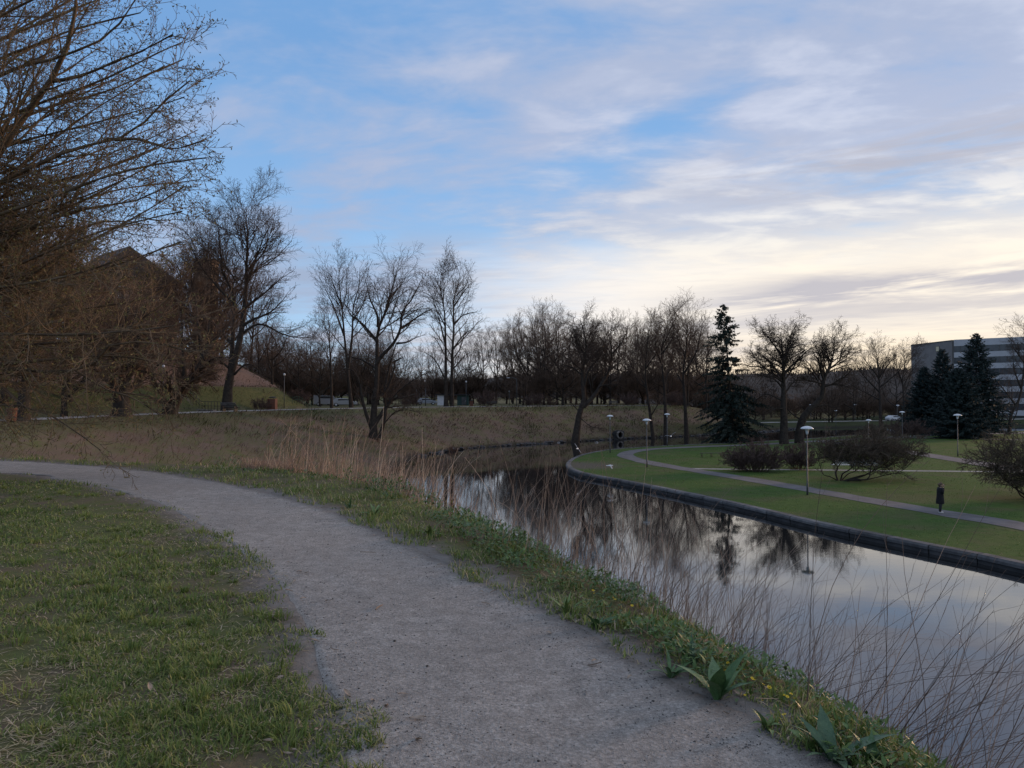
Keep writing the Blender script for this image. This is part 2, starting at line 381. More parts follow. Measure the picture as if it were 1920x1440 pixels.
def ground():
    th = np.concatenate([np.arange(-52, 52, 0.48), np.arange(52, 308, 2.0)]); th = np.radians(th)
    rr = np.concatenate([[0.4], 0.8 * np.exp(np.linspace(0, math.log(2600 / 0.8), 270))])
    X = np.sin(th)[None, :] * rr[:, None]; Y = np.cos(th)[None, :] * rr[:, None]
    Z = height(X, Y)
    pd = pdist(X, Y, PATHPOLY, True); ip = on_path(X, Y)
    Z = Z - np.where(ip, np.clip(pd / 0.30, 0, 1) * 0.045, 0)
    n, k = X.shape
    V = np.stack([X, Y, Z], -1).reshape(-1, 3)
    i = np.arange(n - 1)[:, None] * k; j = np.arange(k)[None, :]; j2 = (j + 1) % k
    Fq = np.stack([i + j, i + j2, i + k + j2, i + k + j], -1).reshape(-1, 4)
    V = np.vstack([V, [[0, 0, float(height(np.array([0.]), np.array([0.]))[0]) - 0.035]]])
    m = ground_material()
    pdv = np.append(np.where(ip, 0.0, np.minimum(pd, 5.0)).ravel(), 0.0)
    me = npmesh('ground', V, Fq, m, True, pdv)
    o = link('ground', me); tag(o, 'grass and earth of the banks and the land around the water', kind='structure')
    return o
def ground_material():
    m = bpy.data.materials.new('ground'); m.use_nodes = True; t = NT(m.node_tree); b = t.n['Principled BSDF']
    b.inputs['Roughness'].default_value = 0.95; b.inputs['Specular IOR Level'].default_value = 0.1
    pos = t.new('ShaderNodeNewGeometry').outputs['Position']; nz = t.sep(t.new('ShaderNodeNewGeometry').outputs['True Normal'])[2]
    x, y, z = t.sep(pos)
    n1 = t.noise(pos, 0.35, 5, 0.6); n2 = t.noise(pos, 2.5, 6, 0.65); n3 = t.noise(pos, 22, 5, 0.7)
    green = t.mix(n3, (0.050, 0.062, 0.022), (0.135, 0.145, 0.055))
    soil = t.mix(n3, (0.060, 0.044, 0.034), (0.185, 0.138, 0.102))
    straw = t.mix(n3, (0.080, 0.058, 0.047), (0.190, 0.138, 0.110))
    lawn = t.mix(t.ramp(t.m('ADD', t.m('MULTIPLY', n2, 0.6), t.m('MULTIPLY', n1, 0.4)), [(0.43, 0.0), (0.60, 1.0)]), green, soil)
    # slopes carry last year's dry grass
    sv = t.vm('MULTIPLY', pos, (1.0, 1.0, 0.25))
    slp = t.noise(sv, 1.1, 6, 0.65)
    slp = t.m('ADD', t.m('MULTIPLY', slp, 0.6), t.m('MULTIPLY', t.noise(t.vm('MULTIPLY', pos, (1, 1, .4)), 4.5, 6, .75), 0.4))
    drys = t.mix(t.ramp(slp, [(0.40, 0.0), (0.58, 1.0)]), straw, t.mix(t.ramp(n1, [(0.40, 0.0), (0.62, 1.0)]), soil, green))
    steep = t.smooth(nz, 0.985, 0.955)
    c = t.mix(steep, lawn, drys)
    # the earthwork on the left: mossy yellow-green lower bank, bare pinkish upper bank
    md = t.m('MULTIPLY', t.smooth(z, 5.55, 5.9), t.m('MULTIPLY', t.smooth(x, -24.0, -30.0), t.smooth(y, 50.0, 58.0)))
    moss = t.mix(t.ramp(n2, [(0.35, 0.0), (0.65, 1.0)]), (0.055, 0.070, 0.026), (0.115, 0.108, 0.046))
    pink = t.mix(n2, (0.150, 0.100, 0.080), (0.240, 0.170, 0.140))
    c = t.mix(md, c, t.mix(t.smooth(z, 8.3, 8.7), moss, pink))
    # greener crest of the slopes, dark rough grass on the low land beyond the channel
    crest = t.m('MULTIPLY', t.smooth(z, 4.3, 5.1), t.m('MULTIPLY', steep, t.smooth(y, 26.0, 34.0)))
    c = t.mix(t.m('MULTIPLY', t.m('MULTIPLY', crest, t.m('SUBTRACT', 1.0, md)), 0.75), c, t.mix(n3, (0.036, 0.048, 0.018), (0.085, 0.095, 0.036)))
    lowl = t.m('MULTIPLY', t.smooth(z, 2.6, 1.4), t.smooth(y, 120.0, 150.0))
    c = t.mix(lowl, c, t.mix(n2, (0.022, 0.032, 0.012), (0.050, 0.056, 0.022)))
    pa = t.new('ShaderNodeAttribute'); pa.attribute_name = 'tint'       # metres from the footpath
    fr = t.m('ADD', pa.outputs['Fac'], t.m('MULTIPLY', t.m('SUBTRACT', t.noise(pos, 3.2, 6, 0.7), 0.5), 0.75))
    trod = t.mix(n3, (0.080, 0.069, 0.058), (0.190, 0.168, 0.146))
    c = t.mix(t.smooth(fr, 0.42, 0.10), c, trod)
    c = t.mix(t.smooth(fr, 0.20, 0.00), c, t.mix(n3, (0.120, 0.109, 0.099), (0.245, 0.228, 0.210)))
    wet = t.smooth(z, 0.55, 0.1)
    c = t.mix(t.m('MULTIPLY', wet, 0.8), c, (0.022, 0.019, 0.016))
    t.l.new(c, b.inputs['Base Color'])
    bn = t.new('ShaderNodeBump'); bn.inputs['Strength'].default_value = 0.7; bn.inputs['Distance'].default_value = 0.06
    t.l.new(t.m('ADD', n2, t.m('MULTIPLY', n3, 0.5)), bn.inputs['Height']); t.l.new(bn.outputs[0], b.inputs['Normal'])
    return m
ground()

# water
def water():
    m = bpy.data.materials.new('water'); m.use_nodes = True; t = NT(m.node_tree); b = t.n['Principled BSDF']
    b.inputs['Base Color'].default_value = (0.012, 0.013, 0.014, 1); b.inputs['Roughness'].default_value = 0.03; b.inputs['IOR'].default_value = 1.85
    b.inputs['Specular IOR Level'].default_value = 0.5
    pos = t.new('ShaderNodeNewGeometry').outputs['Position']
    n1 = t.noise(t.vm('MULTIPLY', pos, (0.7, 1.7, 1)), 1.4, 3, 0.5, 0.4); n2 = t.noise(t.vm('MULTIPLY', pos, (1, 1.6, 1)), 6.0, 3, 0.5)
    patch = t.ramp(t.noise(pos, 0.06, 2), [(0.35, 0.35), (0.65, 1.0)])
    h = t.m('MULTIPLY', t.m('ADD', n1, t.m('MULTIPLY', n2, 0.18)), patch)
    bn = t.new('ShaderNodeBump'); bn.inputs['Strength'].default_value = 0.055; bn.inputs['Distance'].default_value = 0.03
    t.l.new(h, bn.inputs['Height']); t.l.new(bn.outputs[0], b.inputs['Normal'])
    V = [(-40, -320, 0), (620, -320, 0), (620, 270, 0), (-40, 270, 0)]
    o = link('water', npmesh('water', V, [[0, 1, 2, 3]], m)); tag(o, 'dark still moat water mirroring the sky and trees', kind='structure')
water()

# near gravel path
def near_path():
    m = bpy.data.materials.new('gravel_path'); m.use_nodes = True; t = NT(m.node_tree); b = t.n['Principled BSDF']
    b.inputs['Roughness'].default_value = 0.95; b.inputs['Specular IOR Level'].default_value = 0.12
    pos = t.new('ShaderNodeNewGeometry').outputs['Position']
    a = t.new('ShaderNodeAttribute'); a.attribute_name = 'tint'; edge = a.outputs['Fac']     # 0 on the edge .. 1 in the middle
    big = t.noise(pos, 0.9, 5, 0.6); mid = t.noise(pos, 7, 8, 0.78); fine = t.noise(t.vm('MULTIPLY', pos, (1, 1, 1)), 48, 4, 0.8); grit = t.voro(pos, 120); stone = t.voro(pos, 45)
    c = t.mix(t.ramp(mid, [(0.36, 0.0), (0.64, 1.0)]), (0.225, 0.210, 0.192), (0.450, 0.424, 0.392))
    c = t.mix(t.m('MULTIPLY', t.ramp(fine, [(0.30, 1.0), (0.50, 0.0)]), 0.9), c, (0.070, 0.063, 0.056))
    c = t.mix(t.m('MULTIPLY', t.ramp(grit, [(0.08, 1.0), (0.22, 0.0)]), 0.30), c, (0.44, 0.42, 0.40))
    c = t.mix(t.m('MULTIPLY', t.ramp(big, [(0.35, 0.0), (0.7, 1.0)]), 0.40), c, (0.180, 0.166, 0.152))
    c = t.mix(t.m('MULTIPLY', t.ramp(stone, [(0.30, 0.0), (0.62, 1.0)]), 0.40), c, (0.120, 0.110, 0.100))
    c = t.mix(t.m('MULTIPLY', t.ramp(t.noise(pos, 140, 3, .8), [(0.50, 0.0), (0.68, 1.0)]), 0.6), c, (0.50, 0.48, 0.455))
    dirt = t.mix(mid, (0.085, 0.077, 0.070), (0.205, 0.190, 0.174))
    dirt = t.mix(t.m('MULTIPLY', t.ramp(fine, [(0.5, 0.0), (0.7, 1.0)]), 0.6), dirt, (0.24, 0.22, 0.205))
    ew = t.m('ADD', edge, t.m('MULTIPLY', t.m('SUBTRACT', t.noise(pos, 3.0, 6, 0.7), 0.5), 0.55))
    c = t.mix(t.smooth(ew, 0.50, 0.02), c, dirt)
    t.l.new(c, b.inputs['Base Color'])
    bn = t.new('ShaderNodeBump'); bn.inputs['Strength'].default_value = 0.9; bn.inputs['Distance'].default_value = 0.012
    t.l.new(t.m('ADD', t.m('ADD', fine, t.m('MULTIPLY', mid, 0.8)), t.m('MULTIPLY', t.m('ADD', grit, stone), -0.45)), bn.inputs['Height']); t.l.new(bn.outputs[0], b.inputs['Normal'])
    n, k = 400, 40
    A = catmull(LP, n); B = catmull(RP, n)
    ja = np.array([vnoise(np.array([p[0]]), np.array([p[1]]), 0.5, 11)[0] * 0.06 + vnoise(np.array([p[0]]), np.array([p[1]]), 0.17, 12)[0] * 0.03 for p in A])
    w = np.linspace(0, 1, k)
    P = A[:, None, :] * (1 - w[None, :, None]) + B[:, None, :] * w[None, :, None]
    # uneven edges
    dirv = (B - A) / np.linalg.norm(B - A, axis=1)[:, None]
    sgn = np.zeros(k); sgn[0] = -1; sgn[-1] = 1
    P = P + dirv[:, None, :] * (sgn[None, :, None] * ja[:, None, None])
    X, Y = P[..., 0], P[..., 1]
    Z = np.full(X.shape, ZB) + vnoise(X, Y, 1.3, 8) * 0.012 + vnoise(X, Y, 0.25, 9) * 0.004
    Z[:, 0] -= 0.008; Z[:, -1] -= 0.008
    wid = np.linalg.norm(B - A, axis=1)[:, None]
    ed = np.minimum(w * 1.0 + .22, 1 - w)[None, :] * wid / 0.55        # the trodden rim is darker on the bank side
    V = np.stack([X, Y, Z], -1).reshape(-1, 3)
    i = np.arange(n - 1)[:, None] * k; j = np.arange(k - 1)[None, :]
    F = np.stack([i + j, i + j + 1, i + k + j + 1, i + k + j], -1).reshape(-1, 4)
    o = link('footpath', npmesh('footpath', V, F, m, True, np.clip(ed, 0, 1).ravel())); tag(o, 'grey gravel footpath curving along the top of the near bank', kind='structure')
near_path()

def ribbon(name, ctr, width, mat, zfun, label, n=120, cross=4, wob=0.12, seed=3):
    C = catmull(ctr, n); T = np.gradient(C, axis=0); T /= np.linalg.norm(T, axis=1)[:, None]; N = np.stack([T[:, 1], -T[:, 0]], 1)
    w = np.asarray(width, float); w = np.interp(np.linspace(0, 1, n), np.linspace(0, 1, w.size), w.ravel())
    s = np.linspace(-0.5, 0.5, cross)
    P = C[:, None, :] + N[:, None, :] * s[None, :, None] * w[:, None, None]
    P = P + N[:, None, :] * (np.sign(s) * (np.abs(s) > 0.49))[None, :, None] * (vnoise(C[:, 0], C[:, 1], 1.5, seed) * wob)[:, None, None]
    Z = zfun(P[..., 0], P[..., 1])
    V = np.stack([P[..., 0], P[..., 1], Z], -1).reshape(-1, 3)
    i = np.arange(n - 1)[:, None] * cross; j = np.arange(cross - 1)[None, :]
    F = np.stack([i + j, i + j + 1, i + cross + j + 1, i + cross + j], -1).reshape(-1, 4)
    o = link(name, npmesh(name, V, F, mat, True)); tag(o, label, kind='structure'); return o
M['far_path'] = pmat('pale_path', (0.24, 0.235, 0.225), (0.33, 0.322, 0.31), 1.2, 0.95, 0.3, 20, coords='Object')
M['park_path'] = pmat('park_path', (0.085, 0.084, 0.090), (0.135, 0.132, 0.138), 0.9, 0.95, 0.3, 25, coords='Object')

# path on the crest of the far bank
far_c = [(-70, 30), (-44, 36), (-38.5, 44), (-35.0, 52), (-34.2, 69), (-32.2, 86), (-27, 100.5), (-17.8, 117), (-6, 128.5), (11, 140.5), (29, 150)]
ribbon('far_path', far_c, [3.6], M['far_path'], lambda X, Y: height(X, Y) + 0.035, 'pale footpath along the crest of the far bank', 160, 6)

# ------------------------------------------------------------------ the park on the right
FRONT = [at(*p, ZP)[:2] for p in [(1062, 868), (1066, 877), (1090, 887), (1130, 894), (1250, 917), (1400, 949), (1550, 984), (1700, 1014), (1800, 1034), (1920, 1058)]]
FRONT = [tuple(p) for p in FRONT] + [(21.6, 22), (23.6, 10), (27, -40), (34, -200)]
BACK = [at(*p, ZP)[:2] for p in [(1062, 868), (1075, 858), (1105, 849), (1160, 841), (1290, 833.5), (1345, 832), (1420, 828), (1520, 822), (1640, 814)]]
BACK = [tuple(p) for p in BACK] + [(84, 140), (110, 152), (200, 160), (600, 175)]
FRONTs = catmull(FRONT, 130); BACKs = catmull(BACK, 110)
PARK = np.vstack([FRONTs[::-1], BACKs[1:], [[600, -200]]])
def park_z(X, Y): return ZP + 0.0 * X
def park():
    me = bpy.data.meshes.new('park_lawn'); bm = bmesh.new()
    vs = [bm.verts.new((p[0], p[1], ZP)) for p in PARK]
    f = bm.faces.new(vs); bm.normal_update()
    if f.normal.z < 0: f.normal_flip()
    bmesh.ops.triangulate(bm, faces=[f]); bm.to_mesh(me); bm.free()
    m = bpy.data.materials.new('park_grass'); m.use_nodes = True; t = NT(m.node_tree); b = t.n['Principled BSDF']
    b.inputs['Roughness'].default_value = 0.95; b.inputs['Specular IOR Level'].default_value = 0.08
    pos = t.new('ShaderNodeNewGeometry').outputs['Position']
    n1 = t.noise(pos, 0.25, 5, 0.6); n2 = t.noise(pos, 1.6, 6, 0.65); n3 = t.noise(pos, 14, 4, 0.7)
    c = t.mix(t.ramp(n2, [(0.3, 0.0), (0.7, 1.0)]), (0.030, 0.068, 0.014), (0.060, 0.112, 0.026))
    c = t.mix(t.m('MULTIPLY', t.ramp(n3, [(0.4, 0.0), (0.7, 1.0)]), 0.5), c, (0.066, 0.092, 0.030))
    c = t.mix(t.m('MULTIPLY', t.ramp(n1, [(0.46, 0.0), (0.62, 1.0)]), 0.60), c, t.mix(n3, (0.050, 0.055, 0.024), (0.125, 0.112, 0.062)))
    # trampled earth at the tip
    x, y, z = t.sep(pos)
    tip = t.smooth(t.m('ADD', t.vm('LENGTH', t.vm('SUBTRACT', pos, (6.6, 74.0, 0.36))), t.m('MULTIPLY', n2, 4.0)), 7.5, 4.0)
    c = t.mix(t.m('MULTIPLY', tip, 0.85), c, (0.095, 0.080, 0.072))
    t.l.new(c, b.inputs['Base Color'])
    bn = t.new('ShaderNodeBump'); bn.inputs['Strength'].default_value = 0.8; bn.inputs['Distance'].default_value = 0.06
    t.l.new(t.m('ADD', n2, t.m('MULTIPLY', n3, 0.6)), bn.inputs['Height']); t.l.new(bn.outputs[0], b.inputs['Normal'])
    me.materials.append(m); o = link('park_lawn', me); tag(o, 'flat green park lawn on the far side of the water', kind='structure')
park()
def P2(l, z=ZP): return [tuple(at(*p, z)[:2]) for p in l]
pz = lambda dz: (lambda X, Y: np.full(np.shape(X), ZP + dz))
main = P2([(1920, 988), (1840, 974), (1763, 961), (1640, 940), (1515, 918), (1400, 898), (1300, 882), (1235, 871), (1190, 861), (1172, 853), (1190, 846), (1240, 841), (1330, 837), (1420, 833.5), (1520, 828), (1600, 823.5)])
main = [(32, -40), (30, 10), (27.5, 27)] + main + [(66, 128), (92, 140), (140, 150), (400, 160)]
ribbon('park_path', main, [2.1, 2.1, 2.0, 1.9, 2.2, 4.0, 4.2, 2.6, 2.2, 2.2, 2.2, 2.2], M['park_path'], pz(0.02), 'asphalt park path following the water and looping round the point', 260, 5, 0.15)
ribbon('park_path', P2([(1268, 878), (1340, 879.5), (1500, 881), (1650, 882.5), (1815, 884), (1990, 886)]), [0.9], M['far_path'], pz(0.012), 'narrow straight park path crossing the lawn behind the shrubs', 60, 3, 0.05)
ribbon('park_path', P2([(1530, 826.5), (1600, 834), (1690, 846), (1760, 857), (1820, 866), (1930, 884)]), [2.8, 3.0, 3.2], M['park_path'], pz(0.028), 'park path running from the tree trunks to the right hand shrubs', 80, 4, 0.15)
ribbon('park_path', P2([(1650, 822), (1700, 821), (1755, 821.5), (1830, 823), (1960, 826)]), [2.6], M['park_path'], pz(0.016), 'far pale park path below the dark spruces', 60, 4, 0.1)
# path on the low land beyond the channel
ribbon('far_path', [(46, 175), (58, 181), (75, 188.5), (95, 196), (130, 204), (200, 215)], [4.0], M['far_path'], lambda X, Y: height(X, Y) + 0.06, 'pale path on the low bank beyond the channel', 80, 6)

# quay wall round the park: each coping block and each wall panel its own piece
def quay():
    root = empty('quay_wall', (FRONT[4][0], FRONT[4][1], 0)); tag(root, 'low dark concrete quay wall edging the park lawn above the water', 'wall')
    ring = np.vstack([BACKs[:46][::-1], FRONTs[1:112]])
    s = np.concatenate([[0], np.cumsum(np.linalg.norm(np.diff(ring, axis=0), axis=1))])
    L = s[-1]; n = int(L / 2.2); e = np.linspace(0, L, n + 1)
    ex = np.stack([np.interp(e, s, ring[:, k]) for k in (0, 1)], 1)
    cop = []; pan = []
    base = np.array(root.location)
    # outward normal on the left of travel or right? test with the park polygon
    for i in range(n):
        a, b = ex[i], ex[i + 1]; d = (b - a) / np.linalg.norm(b - a); nn = np.array([-d[1], d[0]])
        mid = (a + b) / 2 + nn * 0.5
        if inside(np.array([mid[0]]), np.array([mid[1]]), PARK)[0]: nn = -nn      # nn points to the water
        ln = np.linalg.norm(b - a); r = random.Random(i)
        j = 0.028
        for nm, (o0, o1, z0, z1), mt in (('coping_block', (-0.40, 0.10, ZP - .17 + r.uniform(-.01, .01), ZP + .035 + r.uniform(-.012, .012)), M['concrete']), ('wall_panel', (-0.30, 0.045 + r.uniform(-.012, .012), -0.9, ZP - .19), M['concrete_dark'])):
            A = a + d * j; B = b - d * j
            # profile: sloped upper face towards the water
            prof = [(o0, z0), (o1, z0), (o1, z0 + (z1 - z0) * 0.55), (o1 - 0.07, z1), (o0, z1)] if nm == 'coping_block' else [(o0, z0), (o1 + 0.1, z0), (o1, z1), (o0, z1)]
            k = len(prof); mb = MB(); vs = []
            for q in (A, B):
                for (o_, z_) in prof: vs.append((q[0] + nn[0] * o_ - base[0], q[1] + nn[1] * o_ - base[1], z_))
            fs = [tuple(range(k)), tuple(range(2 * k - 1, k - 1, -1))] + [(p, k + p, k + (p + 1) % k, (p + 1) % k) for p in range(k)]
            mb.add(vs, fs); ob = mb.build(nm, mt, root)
            bm = bmesh.new(); bm.from_mesh(ob.data); bmesh.ops.recalc_face_normals(bm, faces=bm.faces); bm.to_mesh(ob.data); bm.free()
quay()
# ------------------------------------------------------------------ trees
def tubes(P, Rr, n):
    """P (m,k,3) polylines, Rr (m,k) radii -> verts, quads"""
    m, k, _ = P.shape
    T = np.gradient(P, axis=1); T /= (np.linalg.norm(T, axis=2, keepdims=True) + 1e-9)
    ref = np.zeros((m, 1, 3)); ref[..., 0] = 0.31; ref[..., 1] = 0.83; ref[..., 2] = 0.21
    flip = np.abs((T * ref).sum(2).mean(1)) > 0.75
    ref[flip] = (0.9, -0.2, 0.3)
    A = np.cross(T, np.broadcast_to(ref, T.shape)); A /= (np.linalg.norm(A, axis=2, keepdims=True) + 1e-9); B = np.cross(T, A)
    th = np.arange(n) * 2 * math.pi / n
    V = P[:, :, None, :] + Rr[:, :, None, None] * (A[:, :, None, :] * np.cos(th)[None, None, :, None] + B[:, :, None, :] * np.sin(th)[None, None, :, None])
    V = V.reshape(-1, 3)
    b = (np.arange(m) * k * n)[:, None, None] + (np.arange(k - 1) * n)[None, :, None]
    j = np.arange(n)[None, None, :]; j2 = (j + 1) % n
    F = np.stack([b + j, b + j2, b + n + j2, b + n + j], -1).reshape(-1, 4)
    return V, F
def unit(v): return v / (np.linalg.norm(v, axis=-1, keepdims=True) + 1e-9)
def grow_level(rg, par, lv):
    """par: dict P (m,k,3), R (m,k), L (m); returns the next level"""
    P, Rp, L = par['P'], par['R'], par['L']; m, k, _ = P.shape
    # number of children in proportion to the parent's length
    cnt = np.maximum(1, np.round(lv['k'] * (L / np.median(L)) ** lv.get('kp', 0.7) * rg.uniform(0.8, 1.2, m))).astype(int)
    idx = np.repeat(np.arange(m), cnt); N = len(idx)
    o = np.concatenate([np.arange(c) for c in cnt]); c = cnt[idx]
    t = lv.get('t0', 0.2) + (lv.get('t1', 1.0) - lv.get('t0', 0.2)) * (o + rg.random(N)) / c
    if 't0first' in lv: t = np.where(idx == 0, lv['t0first'] + (1 - lv['t0first']) * t, t)
    f = np.clip(t, 0, 0.999) * (k - 1); i = f.astype(int); u = (f - i)[:, None]
    pos = P[idx, i] * (1 - u) + P[idx, i + 1] * u; d = unit(P[idx, i + 1] - P[idx, i])
    rad = Rp[idx, i] * (1 - u[:, 0]) + Rp[idx, i + 1] * u[:, 0]
    az = o * 2.39996 + rg.random(N) * 1.4 + idx * 1.7
    a = unit(np.cross(d, np.array([0.2, 0.1, 0.97]) + rg.normal(0, 0.15, (N, 3)))); b = np.cross(d, a)
    side = a * np.cos(az)[:, None] + b * np.sin(az)[:, None]
    an = np.radians(lv['ang'] + rg.normal(0, lv.get('angv', 10), N))
    D = unit(d * np.cos(an)[:, None] + side * np.sin(an)[:, None])
    l = L[idx] * lv['lr'] * (1.15 - lv.get('tap', 0.65) * t) * rg.uniform(0.65, 1.25, N)
    if 'lmin' in lv: l = np.maximum(l, lv['lmin'])
    r0 = np.minimum(rad * lv.get('rr', 0.6), lv.get('rmax', 9)); r0 = np.maximum(r0, lv['rmin'])
    n = lv['seg']; Q = np.zeros((N, n + 1, 3)); Q[:, 0] = pos; p = pos
    tr = np.array([0, 0, 1.0]) * lv.get('trop', 0.0)
    for s in range(n):
        D = unit(D + rg.normal(0, lv.get('wig', 0.12), (N, 3)) + tr + np.array([0, 0, 1.0]) * lv.get('trop2', 0.0) * s / n)
        p = p + D * (l / n)[:, None]; Q[:, s + 1] = p
    RR = r0[:, None] * np.linspace(1, lv.get('tip', 0.35), n + 1)[None, :]; RR = np.maximum(RR, lv['rmin'] * 0.6)
    return dict(P=Q, R=RR, L=l)
def limb_arrays(limbs, k=16, wig=0.0, rg=None):
    P = []; Rr = []
    for pts, r0, r1 in limbs:
        q = catmull(pts, k); 
        if wig: q[1:] += np.cumsum(rg.normal(0, wig, (k - 1, 3)), 0) * np.linspace(0, 1, k - 1)[:, None]
        P.append(q); Rr.append(r0 + (r1 - r0) * np.linspace(0, 1, k) ** 0.8)
    P = np.array(P); Rr = np.array(Rr); L = np.linalg.norm(np.diff(P, axis=1), axis=2).sum(1)
    return dict(P=P, R=Rr, L=L)
def make_tree(seed, limbs, levels, trunk_mat, twig_mat, name='bare_tree', wig=0.0, flare=1.35, buds=0, nside=8, skip_trunk_kids=0):
    """returns (trunk mesh, crown mesh). limbs[0] is the trunk"""
    rg = np.random.default_rng(seed)
    lim = limb_arrays(limbs, 16, wig, rg)
    lim['R'][0, :3] *= np.array([flare, 1 + (flare - 1) * 0.45, 1 + (flare - 1) * 0.12])
    V, F = tubes(lim['P'], lim['R'], nside)
    # bark unevenness
    V = V + rg.normal(0, 0.006, V.shape)
    tm = npmesh('trunk', V, F, trunk_mat, True)
    par = lim
    if skip_trunk_kids: par = {k: v[skip_trunk_kids:] for k, v in lim.items()}
    Vs = []; Fs = []; off = 0; last = None
    for lv in levels:
        par = grow_level(rg, par, lv); v, f = tubes(par['P'], par['R'], lv.get('n', 3)); Vs.append(v); Fs.append(f + off); off += len(v); last = par
        if lv.get('keep') is not None:
            pass
    nb = 0
    mi = [np.zeros(sum(len(f) for f in Fs), int)]
    if buds and last is not None:
        # buds: little diamonds along the last twigs
        P = last['P']; N = len(P); sel = rg.integers(0, N, buds); kk = rg.integers(1, P.shape[1], buds); c = P[sel, kk]
        d = unit(rg.normal(0, 1, (buds, 3)) + [0, 0, 0.8]); a = unit(np.cross(d, rg.normal(0, 1, (buds, 3)))); s = rg.uniform(0.016, 0.034, buds)[:, None]
        b = np.cross(d, a)
        v = np.stack([c, c + d * s + a * s * 0.42, c + d * s * 2.1, c + d * s - a * s * 0.42, c + d * s + b * s * 0.42, c + d * s - b * s * 0.42], 1).reshape(-1, 3)
        q = np.arange(buds)[:, None] * 6
        f = np.vstack([q + [0, 1, 2, 3], q + [0, 4, 2, 5]]); Vs.append(v); Fs.append(f + off); mi.append(np.ones(len(f), int))
    mi = np.concatenate(mi)
    cm = npmesh('crown', np.vstack(Vs), np.vstack(Fs), None, False, None, [twig_mat, M['bud']], mi)
    return tm, cm
def plant_tree(name, meshes, loc, label, cat='tree', rz=0.0, sc=1.0, group=None):
    r = empty(name, loc, rz, sc if not hasattr(sc, '__len__') else 1.0)
    if hasattr(sc, '__len__'): r.scale = sc
    link('trunk', meshes[0], r); link('crown', meshes[1], r); tag(r, label, cat, group); return r

def auto_limbs(rg, h, spread, fork=0.30, nl=7, r=0.32, lean=0.0, up=0.9, top=True, low=None):
    """trunk and main limbs of a broadleaf tree of height h (m) and crown radius spread"""
    tp = [(0, 0, -0.3), (rg.normal(0, .1) + lean * h * .10, rg.normal(0, .1), h * fork * 0.6), (rg.normal(0, .2) + lean * h * .25, rg.normal(0, .2), h * 0.5), (rg.normal(0, .4) + lean * h * .42, rg.normal(0, .4), h * 0.82)]
    if top: tp.append((rg.normal(0, .5) + lean * h * .5, rg.normal(0, .5), h * 0.97))
    limbs = [(tp, r, 0.03)]
    tc = catmull(tp, 40)
    for i in range(nl):
        f = fork + (0.62 - fork) * (i / max(1, nl - 1)) + rg.uniform(-.03, .03)
        k = int(np.clip(f / 0.97 * 39, 1, 38)); s = tc[k]
        a = i * 2.4 + rg.uniform(-.5, .5)
        q = rg.uniform(0.75, 1.05); reach = spread * q * (1.0 - 0.25 * (i / nl))
        ez = s[2] + (h - s[2]) * rg.uniform(0.55, 0.92) * up if i > 1 or low is None else s[2] + h * low
        e = np.array([s[0] + math.cos(a) * reach, s[1] + math.sin(a) * reach, ez])
        m1 = s * 0.62 + e * 0.38 + np.array([math.cos(a) * reach * 0.16, math.sin(a) * reach * 0.16, -(e[2] - s[2]) * 0.10]) + rg.normal(0, .25, 3)
        m2 = s * 0.28 + e * 0.72 + np.array([math.cos(a) * reach * 0.08, math.sin(a) * reach * 0.08, 0]) + rg.normal(0, .35, 3)
        limbs.append(([s, m1, m2, e], r * (1 - f) * 0.85, 0.025))
    return limbs
def levels_far(k1=9, k2=7, k3=5, rmin=0.013, trop=0.05, lr1=0.42, lr2=0.45, lr3=0.5, ang=42, wig=0.13):
    return [dict(k=k1 * 1.0, ang=ang, lr=lr1 * .95, seg=5, rmin=rmin * 1.5, rr=0.5, trop=trop, wig=wig, t0=0.30, t0first=.42, n=4),
            dict(k=k2 * .9, ang=ang, lr=lr2, seg=3, rmin=rmin, rr=0.5, trop=trop, wig=wig, t0=0.2, n=3),
            dict(k=k3 * .9, ang=ang + 4, lr=lr3, seg=1, rmin=rmin * 1.0, rr=0.6, trop=trop, wig=wig * 1.2, t0=0.2, n=3)]

# --- a stock of bare broadleaf trees for the wood beyond the far bank
rgS = np.random.default_rng(21)
STOCK = []
for i, (h, sp, fk, nl, mat, tr) in enumerate([(22, 5.5, 0.30, 8, 'twig', 0.07), (20, 7.5, 0.22, 9, 'twig_red', 0.04), (24, 5.0, 0.38, 8, 'twig', 0.09), (17, 7.0, 0.20, 9, 'twig_red', 0.02), (21, 6.5, 0.26, 9, 'twig', 0.05)]):
    lim = auto_limbs(rgS, h, sp, fk, nl, 0.30)
    STOCK.append(make_tree(100 + i, lim, levels_far(9, 7, 5, 0.016, tr), M['bark'], M[mat]))
# --- individual trees of the far bank, main limbs set out one by one
def limbs_from(base_px, depth, spec, zb=None, rg=None):
    b = atd(*base_px, depth)
    if zb is not None: b[2] = zb
    out = []
    for pts, r0, r1, dy in spec:
        k = len(pts); q = []
        for i, p in enumerate(pts):
            w = atd(p[0], p[1], depth) - b; w[1] += dy * (i / max(1, k - 1)); q.append(w)
        out.append((q, r0, r1))
    return b, out
def hero(name, base_px, depth, spec, levels, seed, label, twig='twig', barkm='bark', root_drop=0.4, sc=0.93, **kw):
    b = atd(*base_px, depth); zg = gz(b[0], b[1])
    b, lim = limbs_from(base_px, depth, spec)
    lim[0][0][0] = lim[0][0][0] + np.array([0, 0, zg - b[2] - root_drop])
    loc = np.array([b[0], b[1], zg]); dz = np.array([0, 0, b[2] - zg])
    lim = [([np.asarray(p) + dz for p in q], r0, r1) for q, r0, r1 in lim]
    ms = make_tree(seed, lim, levels, M[barkm], M[twig], **kw)
    return plant_tree(name, ms, tuple(loc), label, sc=sc)

LF = levels_far
